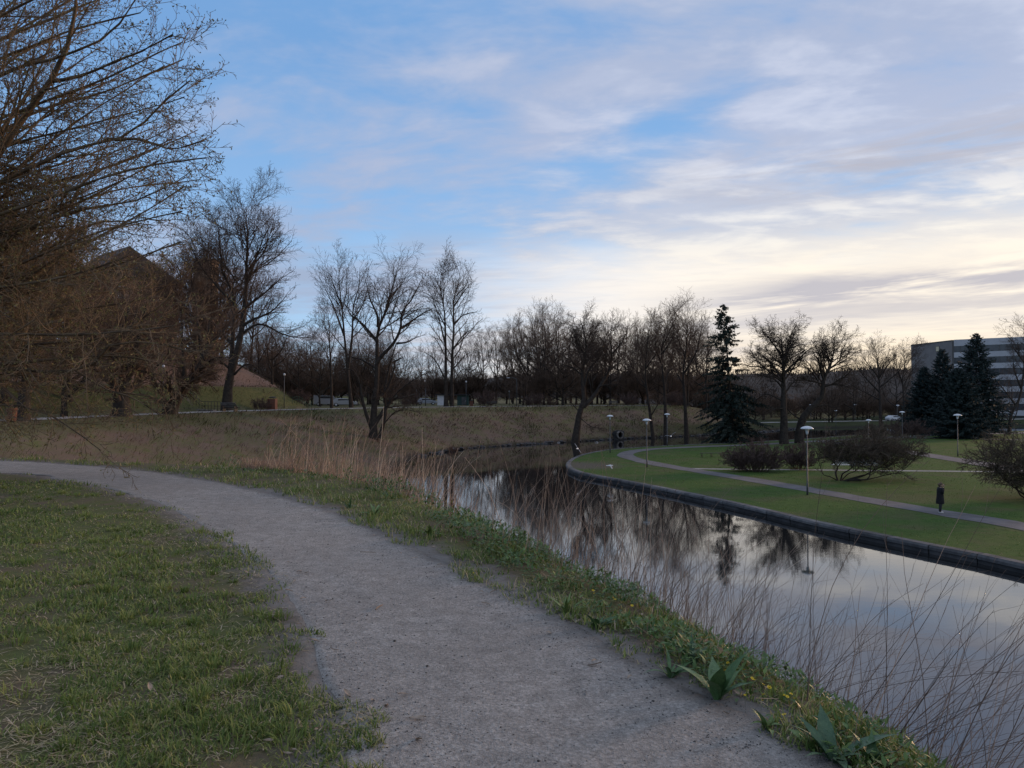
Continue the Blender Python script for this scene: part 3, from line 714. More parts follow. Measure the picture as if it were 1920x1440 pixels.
# tall forked tree behind the picnic bench
hero('bare_tree', (426, 771), 91, [
    ([(424, 776), (430, 712), (447, 651), (456, 606), (462, 555), (465, 500), (468, 440), (466, 378)], 0.62, 0.03, 0),
    ([(430, 712), (436, 620), (436, 546), (412, 500), (405, 455), (398, 388)], 0.34, 0.03, 1.5),
    ([(456, 606), (480, 594), (501, 588), (531, 574), (556, 548)], 0.22, 0.02, -2),
    ([(450, 625), (478, 603), (495, 603), (519, 616), (543, 624), (583, 624)], 0.20, 0.02, 2.5),
    ([(461, 570), (489, 546), (519, 518), (546, 496)], 0.20, 0.02, 2),
    ([(464, 520), (485, 480), (505, 440), (520, 415)], 0.18, 0.02, -2),
    ([(440, 700), (465, 682), (490, 688), (507, 710)], 0.16, 0.02, -3),
    ([(467, 470), (455, 430), (440, 390)], 0.14, 0.02, 2),
    ([(436, 560), (400, 520), (372, 480), (360, 440)], 0.2, 0.02, -2),
    ([(434, 640), (395, 600), (365, 570), (350, 530)], 0.2, 0.02, 3),
    ([(466, 500), (490, 455), (488, 410), (480, 380)], 0.14, 0.02, 4),
    ([(432, 690), (400, 660), (370, 655), (345, 640)], 0.16, 0.02, -3)],
    LF(14, 8, 6, 0.016, 0.05, 0.42), 31, 'tall forked bare tree on the far path beside the slanted picnic bench', wig=0.05, sc=0.97)
# old willow leaning over the shore
hero('bare_tree', (706, 826), 90, [
    ([(700, 832), (700, 772), (706, 700), (706, 621), (709, 597), (727, 546), (737, 509), (743, 479)], 0.55, 0.03, 0),
    ([(709, 597), (706, 573), (691, 540), (682, 500), (676, 486)], 0.20, 0.02, 2),
    ([(706, 625), (682, 594), (658, 573), (648, 553)], 0.22, 0.02, -2),
    ([(706, 675), (716, 657), (740, 633), (756, 603), (758, 573), (779, 540), (797, 503)], 0.30, 0.03, -1.5),
    ([(756, 600), (788, 576), (824, 556)], 0.18, 0.02, 2),
    ([(748, 630), (773, 630), (803, 620)], 0.16, 0.02, -3),
    ([(705, 680), (676, 664), (649, 655), (630, 634)], 0.18, 0.02, 2),
    ([(700, 810), (684, 766), (676, 712), (658, 688), (645, 688)], 0.30, 0.05, -2),
    ([(704, 790), (734, 747), (755, 739), (777, 734)], 0.34, 0.10, 2),
    ([(712, 822), (724, 770), (722, 720), (734, 657), (742, 630)], 0.30, 0.06, 1.5),
    ([(733, 745), (760, 720), (790, 700), (820, 688)], 0.12, 0.02, -2),
    ([(727, 546), (745, 520), (760, 490)], 0.13, 0.02, 2),
    ([(715, 800), (745, 770), (775, 765), (800, 772)], 0.10, 0.02, -3),
    ([(720, 735), (738, 700), (748, 665), (764, 656)], 0.16, 0.08, -2)],
    [dict(k=8, ang=42, lr=0.36, seg=6, rmin=0.022, rr=0.5, trop=0.10, trop2=-0.16, wig=0.12, t0=0.3, t0first=.4, n=4),
     dict(k=7, ang=38, lr=0.55, seg=4, rmin=0.016, rr=0.5, trop=0.0, trop2=-0.22, wig=0.12, t0=0.12, n=3),
     dict(k=4, ang=32, lr=0.62, seg=2, rmin=0.012, rr=0.6, trop=-0.10, trop2=-0.2, wig=0.12, n=3)], 32, 'spreading old willow with broken limb, growing from the far bank slope', 'twig', wig=0.05)
# slim pair behind the willow
hero('bare_tree', (621, 766), 112, [
    ([(622, 770), (621, 700), (618, 640), (616, 590), (612, 560)], 0.26, 0.03, 0),
    ([(620, 690), (612, 660), (600, 640), (595, 610)], 0.10, 0.02, 2), ([(619, 660), (630, 630), (638, 600)], 0.10, 0.02, -2),
    ([(617, 620), (606, 600), (598, 580)], 0.08, 0.02, 2)], LF(9, 7, 5, 0.015, 0.06), 33, 'slim pale-barked young tree left of the old willow')
hero('bare_tree', (655, 766), 118, [
    ([(660, 770), (652, 690), (645, 620), (640, 560), (634, 510), (636, 478)], 0.36, 0.03, 0),
    ([(652, 690), (660, 620), (662, 560), (672, 520), (674, 480)], 0.28, 0.03, 1),
    ([(645, 620), (628, 570), (612, 530), (600, 505)], 0.2, 0.02, -2), ([(640, 560), (622, 520), (610, 490)], 0.16, 0.02, 2),
    ([(661, 590), (680, 555), (688, 520)], 0.16, 0.02, 2), ([(640, 570), (652, 530), (655, 490)], 0.12, 0.02, -2),
    ([(648, 650), (622, 620), (604, 600)], 0.14, 0.02, 2)], LF(9, 6, 4, 0.017, 0.09), 34, 'tall narrow bare tree standing behind the old willow')
# tall pair of poplar-like stems right of the willow
hero('bare_tree', (843, 762), 130, [
    ([(836, 766), (835, 651), (833, 576), (824, 515), (832, 480)], 0.42, 0.03, 0),
    ([(848, 766), (848, 666), (851, 606), (851, 546), (863, 500), (857, 478)], 0.44, 0.03, 1.2),
    ([(849, 648), (876, 615), (904, 607)], 0.2, 0.02, -2), ([(852, 595), (872, 576), (904, 568)], 0.18, 0.02, 2), ([(852, 560), (868, 535), (888, 508)], 0.18, 0.02, 1),
    ([(834, 635), (821, 585), (803, 528)], 0.2, 0.02, 1), ([(834, 706), (812, 666), (782, 648)], 0.18, 0.02, -2), ([(834, 600), (812, 560), (800, 545)], 0.14, 0.02, 3),
    ([(848, 690), (872, 660), (890, 650)], 0.14, 0.02, 2), ([(826, 530), (815, 505), (812, 490)], 0.12, 0.02, 0), ([(856, 540), (878, 515), (882, 490)], 0.12, 0.02, -1),
    ([(848, 720), (868, 690), (896, 690)], 0.12, 0.02, -3)], LF(9, 7, 4, 0.018, 0.08, 0.34), 35, 'tallest bare tree of the far bank, two straight stems side by side')
# leaning tree at the water, right of centre
hero('bare_tree', (1078, 814), 117, [
    ([(1076, 818), (1087, 772), (1097, 745), (1095, 715), (1095, 680), (1102, 640), (1097, 602), (1092, 582)], 0.75, 0.03, 0),
    ([(1095, 757), (1117, 735), (1132, 712), (1150, 682), (1155, 645), (1152, 615), (1162, 587)], 0.42, 0.03, 1.5),
    ([(1097, 715), (1105, 685), (1125, 660), (1137, 638)], 0.26, 0.02, -2), ([(1095, 695), (1070, 675), (1050, 671)], 0.18, 0.02, 2),
    ([(1127, 717), (1142, 712), (1168, 712)], 0.14, 0.02, -2), ([(1090, 780), (1105, 795), (1126, 803)], 0.10, 0.02, -3),
    ([(1102, 640), (1120, 610), (1128, 588)], 0.14, 0.02, 2), ([(1154, 650), (1175, 620), (1182, 592)], 0.14, 0.02, -2), ([(1100, 655), (1080, 625), (1074, 600)], 0.14, 0.02, -2),
    ([(1148, 685), (1172, 662), (1186, 640)], 0.14, 0.02, 2), ([(1089, 770), (1072, 750), (1062, 745)], 0.12, 0.02, 2), ([(1093, 745), (1070, 730), (1052, 735)], 0.1, 0.02, -2)],
    LF(11, 8, 5, 0.016, 0.05, 0.36), 36, 'dark leaning bare tree rooted at the waterline of the far bank', wig=0.06)
# group right of it
hero('bare_tree', (1227, 800), 128, [
    ([(1228, 806), (1218, 770), (1214, 740), (1208, 690), (1211, 640), (1215, 600)], 0.42, 0.03, 0), ([(1212, 720), (1195, 690), (1183, 670)], 0.16, 0.02, 2),
    ([(1210, 680), (1228, 650), (1236, 625)], 0.16, 0.02, -2), ([(1209, 660), (1196, 635), (1194, 610)], 0.14, 0.02, 2), ([(1220, 775), (1240, 745), (1252, 735)], 0.14, 0.02, -2)],
    LF(11, 8, 5, 0.017, 0.06), 37, 'bare tree with twisted trunk, first of the trio left of the ragged spruce', 'twig_red', wig=0.05)
hero('bare_tree', (1250, 800), 131, [
    ([(1248, 806), (1246, 730), (1240, 680), (1238, 640), (1245, 605), (1250, 586)], 0.45, 0.03, 0), ([(1246, 715), (1256, 690), (1275, 675)], 0.18, 0.02, 2),
    ([(1240, 670), (1226, 640), (1220, 605)], 0.2, 0.02, -2), ([(1242, 650), (1262, 620), (1270, 592)], 0.2, 0.02, 2), ([(1239, 640), (1252, 610), (1262, 585)], 0.14, 0.02, -2)],
    LF(12, 8, 5, 0.017, 0.06), 38, 'bare tree with upright branches, middle of the trio left of the ragged spruce', 'twig_red', wig=0.05)
hero('bare_tree', (1287, 800), 134, [
    ([(1288, 806), (1284, 740), (1282, 690), (1288, 640), (1290, 600), (1286, 582)], 0.5, 0.03, 0), ([(1283, 715), (1265, 680), (1258, 640)], 0.22, 0.02, 2),
    ([(1283, 690), (1304, 650), (1312, 610), (1316, 588)], 0.24, 0.02, -2), ([(1285, 660), (1274, 620), (1276, 590)], 0.18, 0.02, 2), ([(1286, 760), (1310, 735), (1322, 730)], 0.14, 0.02, 2)],
    LF(12, 8, 5, 0.017, 0.06), 39, 'bare tree with thick stem, last of the trio beside the ragged spruce', 'twig_red', wig=0.05)
# park oak and the leaning tree next to it
hero('bare_tree', (1470, 829), 108, [
    ([(1470, 834), (1470, 760), (1469, 690), (1468, 640), (1464, 602)], 0.85, 0.04, 0), ([(1469, 700), (1440, 660), (1418, 640)], 0.24, 0.02, 2), ([(1469, 720), (1445, 700), (1415, 695)], 0.2, 0.02, -2),
    ([(1469, 690), (1500, 655), (1524, 632)], 0.24, 0.02, -2), ([(1469, 660), (1448, 625), (1432, 605)], 0.2, 0.02, 1), ([(1468, 660), (1492, 625), (1505, 612)], 0.2, 0.02, 1),
    ([(1470, 745), (1440, 730), (1420, 745)], 0.2, 0.02, 2), ([(1470, 730), (1500, 705), (1530, 700)], 0.2, 0.02, 3), ([(1470, 760), (1450, 760), (1428, 775)], 0.16, 0.02, -2),
    ([(1469, 710), (1480, 680), (1470, 650)], 0.2, 0.02, 4), ([(1469, 710), (1460, 680), (1470, 640)], 0.2, 0.02, -4)],
    LF(14, 9, 6, 0.018, 0.02, 0.44, ang=52, wig=0.2), 40, 'broad dark oak standing upright in the park behind the low shrubs', wig=0.05)
hero('bare_tree', (1500, 827), 110, [
    ([(1499, 832), (1500, 800), (1513, 768), (1543, 737), (1547, 700), (1563, 667), (1573, 623)], 0.9, 0.03, 0), ([(1525, 757), (1560, 752), (1590, 760)], 0.16, 0.02, 2), ([(1546, 712), (1580, 712), (1605, 722)], 0.16, 0.02, -2),
    ([(1553, 685), (1585, 660), (1592, 630)], 0.18, 0.02, 2), ([(1547, 700), (1530, 665), (1528, 640)], 0.18, 0.02, -2), ([(1563, 667), (1548, 640), (1550, 620)], 0.14, 0.02, 1), ([(1505, 785), (1485, 765), (1480, 740)], 0.16, 0.02, 2)],
    LF(13, 8, 6, 0.018, 0.03, 0.42, ang=48, wig=0.18), 41, 'bare tree leaning right with crooked limb, next to the broad oak', wig=0.05)
# trees in front of the evening light, right
hero('bare_tree', (1650, 800), 165, [
    ([(1652, 806), (1650, 750), (1648, 700), (1645, 660), (1648, 640)], 0.5, 0.03, 0), ([(1650, 730), (1620, 695), (1600, 660)], 0.25, 0.02, 2), ([(1649, 720), (1680, 690), (1700, 655)], 0.25, 0.02, -2),
    ([(1648, 700), (1625, 665), (1618, 640)], 0.2, 0.02, 2), ([(1648, 700), (1668, 665), (1676, 640)], 0.2, 0.02, -2), ([(1650, 745), (1610, 720), (1588, 700)], 0.2, 0.02, 3)],
    LF(13, 8, 5, 0.02, 0.05, 0.42), 42, 'rounded bare tree against the yellow evening light left of the office block', wig=0.05)
hero('bare_tree', (1697, 800), 172, [
    ([(1697, 806), (1694, 740), (1692, 700), (1700, 660), (1705, 640)], 0.4, 0.03, 0), ([(1693, 720), (1712, 690), (1735, 670)], 0.2, 0.02, 2), ([(1692, 710), (1676, 680), (1670, 650)], 0.2, 0.02, -2), ([(1695, 740), (1720, 715), (1750, 690)], 0.2, 0.02, 3)],
    LF(12, 7, 5, 0.02, 0.05, 0.42), 43, 'bare tree overlapping the left corner of the office block')
hero('bare_tree', (1905, 808), 135, [
    ([(1888, 812), (1895, 775), (1912, 740), (1920, 690), (1925, 640), (1925, 600)], 0.4, 0.03, 0), ([(1905, 755), (1885, 720), (1868, 690)], 0.2, 0.02, 2), ([(1915, 720), (1895, 685), (1885, 655)], 0.2, 0.02, -2),
    ([(1920, 700), (1950, 660), (1965, 630)], 0.2, 0.02, 2), ([(1898, 770), (1870, 755), (1850, 740)], 0.16, 0.02, 3), ([(1922, 670), (1905, 640), (1900, 620)], 0.15, 0.02, 1)],
    LF(12, 7, 5, 0.017, 0.05, 0.42), 44, 'bare tree at the right edge in front of the office block')
# stout trees along the far path on the left
hero('bare_tree', (232, 781), 64, [
    ([(228, 790), (228, 740), (236, 700), (240, 660), (250, 610), (262, 560)], 0.95, 0.05, 0), ([(232, 715), (210, 670), (195, 610), (180, 560)], 0.4, 0.03, 2), ([(238, 700), (262, 660), (280, 610), (300, 560)], 0.4, 0.03, -2),
    ([(230, 700), (200, 690), (170, 680)], 0.2, 0.03, -2), ([(240, 690), (270, 690), (295, 700)], 0.2, 0.03, 2), ([(240, 660), (222, 610), (226, 560), (215, 520)], 0.3, 0.03, 2), ([(246, 630), (276, 590), (310, 540)], 0.2, 0.03, 3)],
    [dict(k=16, ang=40, lr=0.36, seg=6, rmin=0.02, rr=0.4, trop=0.05, trop2=-0.12, wig=0.14, t0=0.1, n=4), dict(k=8, ang=40, lr=0.55, seg=4, rmin=0.013, rr=0.5, trop2=-0.25, wig=0.14, n=3), dict(k=5, ang=35, lr=0.6, seg=1, rmin=0.011, rr=0.6, trop=-0.1, wig=0.14, n=3)],
    51, 'stout old trunk with torn pale bark beside the far path', 'twig_red', wig=0.03)
hero('bare_tree', (322, 776), 72, [
    ([(310, 786), (328, 750), (355, 715), (378, 685), (395, 640), (400, 590)], 0.85, 0.05, 0), ([(350, 722), (340, 670), (330, 620), (325, 570)], 0.3, 0.03, 2), ([(378, 688), (410, 670), (440, 665)], 0.2, 0.03, -2),
    ([(385, 665), (370, 610), (360, 560), (352, 530)], 0.26, 0.03, 2), ([(395, 640), (420, 600), (430, 560)], 0.2, 0.03, 3), ([(340, 735), (318, 720), (300, 690)], 0.16, 0.03, -2)],
    [dict(k=14, ang=40, lr=0.36, seg=6, rmin=0.02, rr=0.4, trop=0.05, trop2=-0.1, wig=0.14, t0=0.1, n=4), dict(k=8, ang=40, lr=0.55, seg=4, rmin=0.013, rr=0.5, trop2=-0.2, wig=0.14, n=3), dict(k=5, ang=35, lr=0.6, seg=1, rmin=0.012, rr=0.6, trop=-0.1, wig=0.14, n=3)],
    52, 'thick trunk leaning right over the far path with cut stub', 'twig_red', wig=0.03)
hero('bare_tree', (44, 791), 52, [
    ([(40, 800), (46, 740), (52, 690), (60, 640), (66, 580), (80, 500)], 0.55, 0.05, 0), ([(50, 700), (30, 650), (10, 590), (0, 520)], 0.3, 0.03, 2), ([(55, 670), (90, 620), (130, 560), (160, 500)], 0.3, 0.03, -2),
    ([(60, 640), (95, 600), (100, 540), (110, 480)], 0.25, 0.03, 3), ([(48, 720), (90, 690), (130, 660)], 0.2, 0.03, 2), ([(64, 600), (45, 540), (50, 470)], 0.2, 0.03, 2)],
    [dict(k=16, ang=38, lr=0.36, seg=6, rmin=0.016, rr=0.4, trop=0.08, wig=0.13, t0=0.1, n=4), dict(k=8, ang=38, lr=0.5, seg=4, rmin=0.012, rr=0.5, trop=0.05, wig=0.14, n=3), dict(k=5, ang=36, lr=0.55, seg=1, rmin=0.010, rr=0.6, wig=0.14, n=3)],
    53, 'dark straight trunk behind the hanging branches beside the terracotta bin', 'twig_red', wig=0.03)
# ---- big budding tree overhanging from the left, trunk just outside the picture
def big_tree():
    D = 15.0; X0 = -14.2
    zg = gz(X0, D); base = np.array([X0, D, zg])
    def w(p, d): return atd(p[0], p[1], d) - base
    spec = [  # trunk first (outside the frame), then the boughs; last number = depth at the tip
        ([(-384, 900), (-370, 640), (-350, 420), (-330, 160), (-300, -200), (-280, -520)], 0.34, 0.05, 15),
        ([(-372, 640), (-180, 440), (-30, 320), (35, 228), (90, 155), (125, 80), (138, 0), (140, -120)], 0.19, 0.02, 14.0),
        ([(-350, 420), (-180, 160), (0, 35), (70, 0), (140, -60)], 0.12, 0.015, 13.2),
        ([(-355, 460), (-150, 250), (0, 140), (120, 102), (210, 62), (262, -10)], 0.12, 0.012, 13.6),
        ([(90, 155), (160, 140), (260, 102), (330, 72)], 0.05, 0.008, 13.4),
        ([(-365, 560), (-150, 430), (0, 340), (130, 280), (230, 252), (300, 190), (350, 150)], 0.12, 0.010, 14.4),
        ([(200, 262), (260, 262), (320, 280), (385, 268)], 0.05, 0.008, 13.8),
        ([(-370, 640), (-150, 530), (30, 440), (150, 392), (250, 375), (350, 330)], 0.11, 0.010, 14.8),
        ([(-372, 660), (-150, 620), (0, 560), (100, 492), (200, 440), (300, 385), (352, 352)], 0.11, 0.010, 15.8),
        ([(-372, 700), (-150, 700), (20, 682), (60, 648), (200, 640), (290, 592), (335, 560)], 0.10, 0.010, 14.2),
        ([(-372, 720), (-150, 720), (0, 688), (60, 692), (130, 694), (190, 672), (212, 642), (290, 634), (362, 652)], 0.115, 0.012, 13.4),
        ([(-372, 740), (-150, 715), (20, 705), (100, 715), (180, 738), (272, 746), (320, 765)], 0.075, 0.008, 14.6),
        ([(-372, 760), (-140, 770), (10, 756), (60, 762), (110, 778), (190, 832)], 0.06, 0.008, 13.2),
        ([(140, 694), (200, 728), (262, 746), (310, 770)], 0.03, 0.007, 13.0),
        ([(-350, 600), (-160, 520), (0, 480), (62, 380), (80, 300), (90, 240)], 0.09, 0.01, 15.5),
        ([(-372, 690), (-80, 640), (60, 600), (170, 575), (270, 560), (332, 515)], 0.09, 0.009, 16.2),
        ([(-365, 590), (-80, 540), (100, 425), (160, 340), (240, 305), (330, 262)], 0.09, 0.009, 16.8),
        ([(-365, 560), (-120, 360), (20, 220), (90, 90), (110, -40)], 0.09, 0.01, 17.5),
        ([(-360, 500), (-120, 330), (60, 210), (180, 175), (290, 130), (345, 105)], 0.08, 0.008, 16.6),
        ([(-372, 720), (-100, 690), (60, 560), (150, 500), (230, 500), (320, 455)], 0.09, 0.009, 17.2),
        ([(-372, 740), (-120, 660), (40, 540), (90, 460), (200, 420), (290, 430)], 0.08, 0.009, 18.0),
        # boughs away from the view, so that the crown is whole
        ([(-350, 420), (-480, 250), (-640, 120), (-760, 60)], 0.15, 0.012, 15), ([(-360, 520), (-520, 430), (-700, 400), (-860, 380)], 0.14, 0.012, 17), ([(-345, 380), (-330, 200), (-260, 60), (-180, -80)], 0.13, 0.012, 22),
        ([(-360, 520), (-330, 400), (-250, 330), (-160, 300)], 0.13, 0.012, 21), ([(-350, 400), (-420, 200), (-500, -60)], 0.13, 0.012, 10), ([(-340, 300), (-260, 0), (-180, -260)], 0.1, 0.012, 13)]
    rb = random.Random(12)
    for (ex, ey) in [(335, 70), (300, -40), (368, 250), (392, 290), (378, 335), (352, 400), (338, 455), (330, 540), (305, 120), (260, 30), (345, 180), (210, -60), (250, 330), (280, 240), (180, 60), (320, 610), (240, 480), (150, 180), (340, 690), (200, 560), (90, -40), (230, 140), (300, 300), (170, 420)]:
        sy = min(700, max(-100, ey + 130 + rb.uniform(60, 330))); sx = -360 + (600 - sy) * .07
        m1 = (sx * .55 + ex * .45 + rb.uniform(-30, 30), sy * .60 + ey * .40 - rb.uniform(0, 40)); m2 = (sx * .22 + ex * .78 + rb.uniform(-20, 20), sy * .26 + ey * .74 - rb.uniform(0, 30))
        spec.append(([(sx, sy), m1, m2, (ex, ey)], 0.085, 0.007, rb.uniform(12.4, 19.0)))
    spec = [spec[0]] + [(p_, q_ * .72, max(.006, w_ * .8), d_) for p_, q_, w_, d_ in spec[1:]]
    lim = []
    for i, (pts, r0, r1, dt) in enumerate(spec):
        n = len(pts)
        s0 = 15.0 if pts[0][0] < -300 else 14.6
        lim.append(([w(p, s0 + (dt - s0) * (k / (n - 1)) ** 1.2) for k, p in enumerate(pts)], r0, r1))
    lv = [dict(k=15, ang=38, angv=12, lr=0.25, seg=5, rmin=0.0075, rr=0.55, rmax=0.05, trop=-0.02, trop2=0.10, wig=0.10, t0=0.30, n=4, tap=0.7, lmin=0.4),
          dict(k=7, ang=38, angv=12, lr=0.46, seg=3, rmin=0.0055, rr=0.6, trop=-0.01, trop2=0.12, wig=0.11, t0=0.12, n=3, lmin=0.25),
          dict(k=5, ang=40, angv=14, lr=0.46, seg=1, rmin=0.0044, rr=0.65, trop2=0.15, wig=0.13, t0=0.15, n=3, lmin=0.10)]
    ms = make_tree(61, lim, lv, M['bark_maple'], M['twig_maple'], wig=0.012, buds=24000, nside=8)
    plant_tree('budding_tree', ms, tuple(base), 'big budding tree overhanging the near path from the left edge')
big_tree()

# ---- brown twiggy trees filling the bank behind it
def thicket(seed, h, sp, tw):
    rg = np.random.default_rng(seed); lim = auto_limbs(rg, h, sp, 0.12, 10, 0.24, up=0.95)
    return make_tree(seed, lim, [dict(k=12, ang=34, lr=0.40, seg=6, rmin=0.018, rr=0.45, trop=0.05, wig=0.12, t0=0.1, n=4), dict(k=8, ang=34, lr=0.5, seg=4, rmin=0.014, rr=0.5, trop=0.04, wig=0.14, n=3), dict(k=7, ang=36, lr=0.55, seg=1, rmin=0.014, rr=0.6, wig=0.15, n=3)], M['bark'], M[tw])
TH = [thicket(71, 13, 5.5, 'twig_red'), thicket(72, 15, 5.0, 'twig_red')]
for i, (px, dep, sc, lab) in enumerate([(120, 62, 1.0, 'brown twiggy tree seen through the overhanging branches, nearest the bin'), (10, 70, 1.25, 'brown twiggy tree at the left edge behind the overhanging branches'),
                                         (205, 94, 1.05, 'brown twiggy tree in front of the gable of the brick building'), (285, 92, 0.75, 'low brown twiggy tree below the gable of the brick building'), (60, 96, 1.7, 'tall brown twiggy tree high on the left, behind the nearer ones'), (318, 108, 1.0, 'brown twiggy tree between the brick building and the square tower'), (130, 76, 1.3, 'large brown twiggy tree left of the brick building'),
                                         (-70, 60, 1.2, 'brown twiggy tree just outside the left edge of the picture'),
                                         (395, 112, 1.35, 'brown twiggy tree behind the tall forked tree'),
                                         (368, 104, 1.3, 'brown twiggy tree on the mound below the square tower')]):
    x = col_at(px, dep); plant_tree('bare_tree', TH[i % 2], (x, dep, gz(x, dep) - 0.1), lab, rz=i * 1.3, sc=sc)

# ---- the wood beyond: copies of the stock trees
bg = [  # image column, depth, stock, scale, group text
    (415, 118, 4, .98), (385, 130, 0, 1.0), (470, 128, 0, .8), (485, 140, 1, .62), (510, 122, 3, .62), (535, 150, 1, .70), (560, 135, 3, .62), (585, 160, 4, .72), (600, 132, 3, .60), (575, 190, 0, .8), (520, 190, 4, .8), (470, 175, 0, .85), (640, 170, 3, .75), (690, 165, 1, .78), (730, 150, 3, .66), (760, 195, 4, .70), (790, 200, 1, .70),
    (815, 200, 0, .75), (880, 185, 4, .74), (905, 190, 2, .74), (930, 195, 0, .86), (950, 190, 4, .72), (975, 185, 1, .98), (1005, 172, 1, 1.05), (1030, 178, 1, 1.10), (1055, 190, 3, 1.05), (1010, 210, 4, 1.1), (1080, 170, 3, .85), (1120, 185, 1, .95), (1145, 165, 3, .80), (1160, 200, 4, 1.0),
    (1195, 180, 1, .95), (1215, 160, 3, .78), (1245, 190, 1, 1.08), (1275, 175, 3, .95), (1305, 180, 1, 1.05), (1325, 165, 4, .85), (1350, 195, 3, .85), (1395, 190, 1, .62), (1430, 200, 3, .70), (1560, 185, 3, .60), (1600, 195, 3, .72), (1625, 210, 1, .82), (1680, 200, 4, .78), (1585, 220, 1, .70), (1530, 210, 3, .66),
    (500, 165, 1, .8), (545, 175, 3, .85), (615, 185, 1, .85), (670, 150, 1, .72), (705, 190, 4, .85), (990, 160, 3, .9), (1020, 155, 1, .9), (1045, 160, 1, .95), (1070, 205, 1, 1.05), (1110, 160, 1, .8), (1135, 200, 1, 1.05), (1175, 175, 1, .95), (1205, 205, 3, 1.1), (1235, 170, 3, .9), (1260, 205, 4, 1.1), (1290, 165, 1, .95), (1318, 200, 1, 1.05),
    (660, 210, 0, .8), (720, 215, 2, .8), (850, 210, 0, .82), (960, 230, 2, 1.0), (1100, 230, 0, 1.0), (440, 210, 0, .9), (1870, 170, 3, .60), (1895, 160, 1, .66)]
roots = {}
for i, (px, dep, st, sc) in enumerate(bg):
    x = col_at(px, dep); z = gz(x, dep) - 0.1
    r0 = plant_tree('bare_tree', STOCK[st], (x, dep, z), 'bare brown tree in the wood beyond the far bank', rz=i * 2.1, sc=(sc * random.uniform(.92, 1.08), sc * random.uniform(.92, 1.08), sc), group='trees of the wood beyond the far bank')

us = []
rgU = random.Random(5)
for i, (px, dep, sc) in enumerate([(455 + i * 29 + rgU.uniform(-10, 10), rgU.choice((150, 165, 185, 205, 225)), rgU.uniform(.55, .95)) for i in range(44)] + [(470 + i * 37 + rgU.uniform(-12, 12), rgU.choice((158, 172, 190)), rgU.uniform(.75, 1.1)) for i in range(24)] + [(1400 + i * 23, rgU.choice((205, 215, 228, 240)), rgU.uniform(.55, .85)) for i in range(15)]):
    x = col_at(px, dep)
    if px > 1330 and dep < 180: dep = 205; x = col_at(px, dep)
    if px > 1330: sc *= .85
    if 720 < px < 965: sc *= .78; dep = max(dep, 185); x = col_at(px, dep)
    plant_tree('bare_tree', TH[i % 2], (x, dep, gz(x, dep) - .2), 'low twiggy tree of the brown undergrowth beyond the far bank', rz=i * 1.9, sc=(sc * 1.25, sc * 1.25, sc * .8), group='undergrowth trees beyond the far bank')
# ------------------------------------------------------------------ conifers
def conifer(seed, h, rad, mat, ragged=0.0, droop=0.5, nb=210, lean=(0, 0), clear=0.03, dens=1.0, side_gap=None):
    rg = np.random.default_rng(seed)
    tp = [(0, 0, -0.3), (lean[0] * .3, lean[1] * .3, h * .4), (lean[0] * .75, lean[1] * .75, h * .8), (lean[0], lean[1], h)]
    tr = limb_arrays([(tp, 0.016 * h + 0.05, 0.015)], 20)
    V, F = tubes(tr['P'], tr['R'], 8); tm = npmesh('trunk', V, F, M['bark'], True)
    tc = catmull(tp, 60)
    Vs = []; Fs = []; off = 0; bP = []; bR = []
    for i in range(nb):
        u = clear + (1 - clear) * (i + rg.random()) / nb
        zz = u * h; k = min(59, int(u * 59)); s = tc[k].copy()
        prof = (1 - u) ** 0.72 * (1 + .16 * math.sin(u * 41 + seed) * (1 - u)) * (0.35 + 0.65 * min(1, u / 0.12))
        L = rad * prof * rg.uniform(0.75 - ragged * 0.5, 1.1 + ragged * 0.32) + 0.25
        a = i * 2.39996 + rg.uniform(-.4, .4)
        if side_gap is not None and math.cos(a - side_gap[0]) > side_gap[1] and side_gap[2] < u < side_gap[3] and rg.random() < 0.75: continue
        if rg.random() < ragged * 0.35: continue
        n = 7; d = np.array([math.cos(a), math.sin(a), 0.18 + 0.55 * u ** 2 - droop * 0.35 * (1 - u)]); d /= np.linalg.norm(d); p = s; pts = [p]
        for q in range(n):
            d = d + np.array([0, 0, -droop * 0.10 + (0.10 if q > 3 else 0)]) + rg.normal(0, .05, 3); d /= np.linalg.norm(d); p = p + d * L / n; pts.append(p)
        pts = np.array(pts); bP.append(pts); bR.append(np.linspace(0.012 + 0.010 * L, 0.008, n + 1))
        # needle sprays hanging from and beside the branch
        m = int((10 + L * 17) * dens); t = rg.uniform(0.12, 1.0, m) ** 0.8; f = t * n * 0.999; ii = f.astype(int); w = (f - ii)[:, None]
        pos = pts[ii] * (1 - w) + pts[ii + 1] * w; bd = unit(pts[ii + 1] - pts[ii])
        sd = unit(np.cross(bd, [0, 0, 1.0])) * rg.choice([-1, 1], m)[:, None]
        sl = (0.22 + 0.30 * L ** 0.5 * (1.05 - t)) * rg.uniform(.6, 1.3, m)
        dr = unit(bd * rg.uniform(.2, .8, m)[:, None] + sd * rg.uniform(.1, .9, m)[:, None] + np.array([0, 0, -1.0]) * (rg.uniform(-.25, 1.5, m) * (droop + .25))[:, None])
        nn = unit(np.cross(dr, rg.normal(0, 1, (m, 3)))); wd = sl * rg.uniform(.13, .24, m)
        e = pos + dr * sl[:, None]; md = pos + dr * (sl * .45)[:, None]
        v = np.stack([pos, md + nn * wd[:, None], e, md - nn * wd[:, None]], 1).reshape(-1, 3); fq = np.arange(m)[:, None] * 4 + np.arange(4)
        Vs.append(v); Fs.append(fq + off); off += len(v)
    v, f = tubes(np.array(bP), np.array(bR), 3); Vs.append(v); Fs.append(f + off)
    mi = np.zeros(sum(len(q) for q in Fs), int); mi[-len(f):] = 1
    cm = npmesh('crown', np.vstack(Vs), np.vstack(Fs), None, False, None, [mat, M['bark']], mi)
    return tm, cm
b = at(1374, 829, ZP)
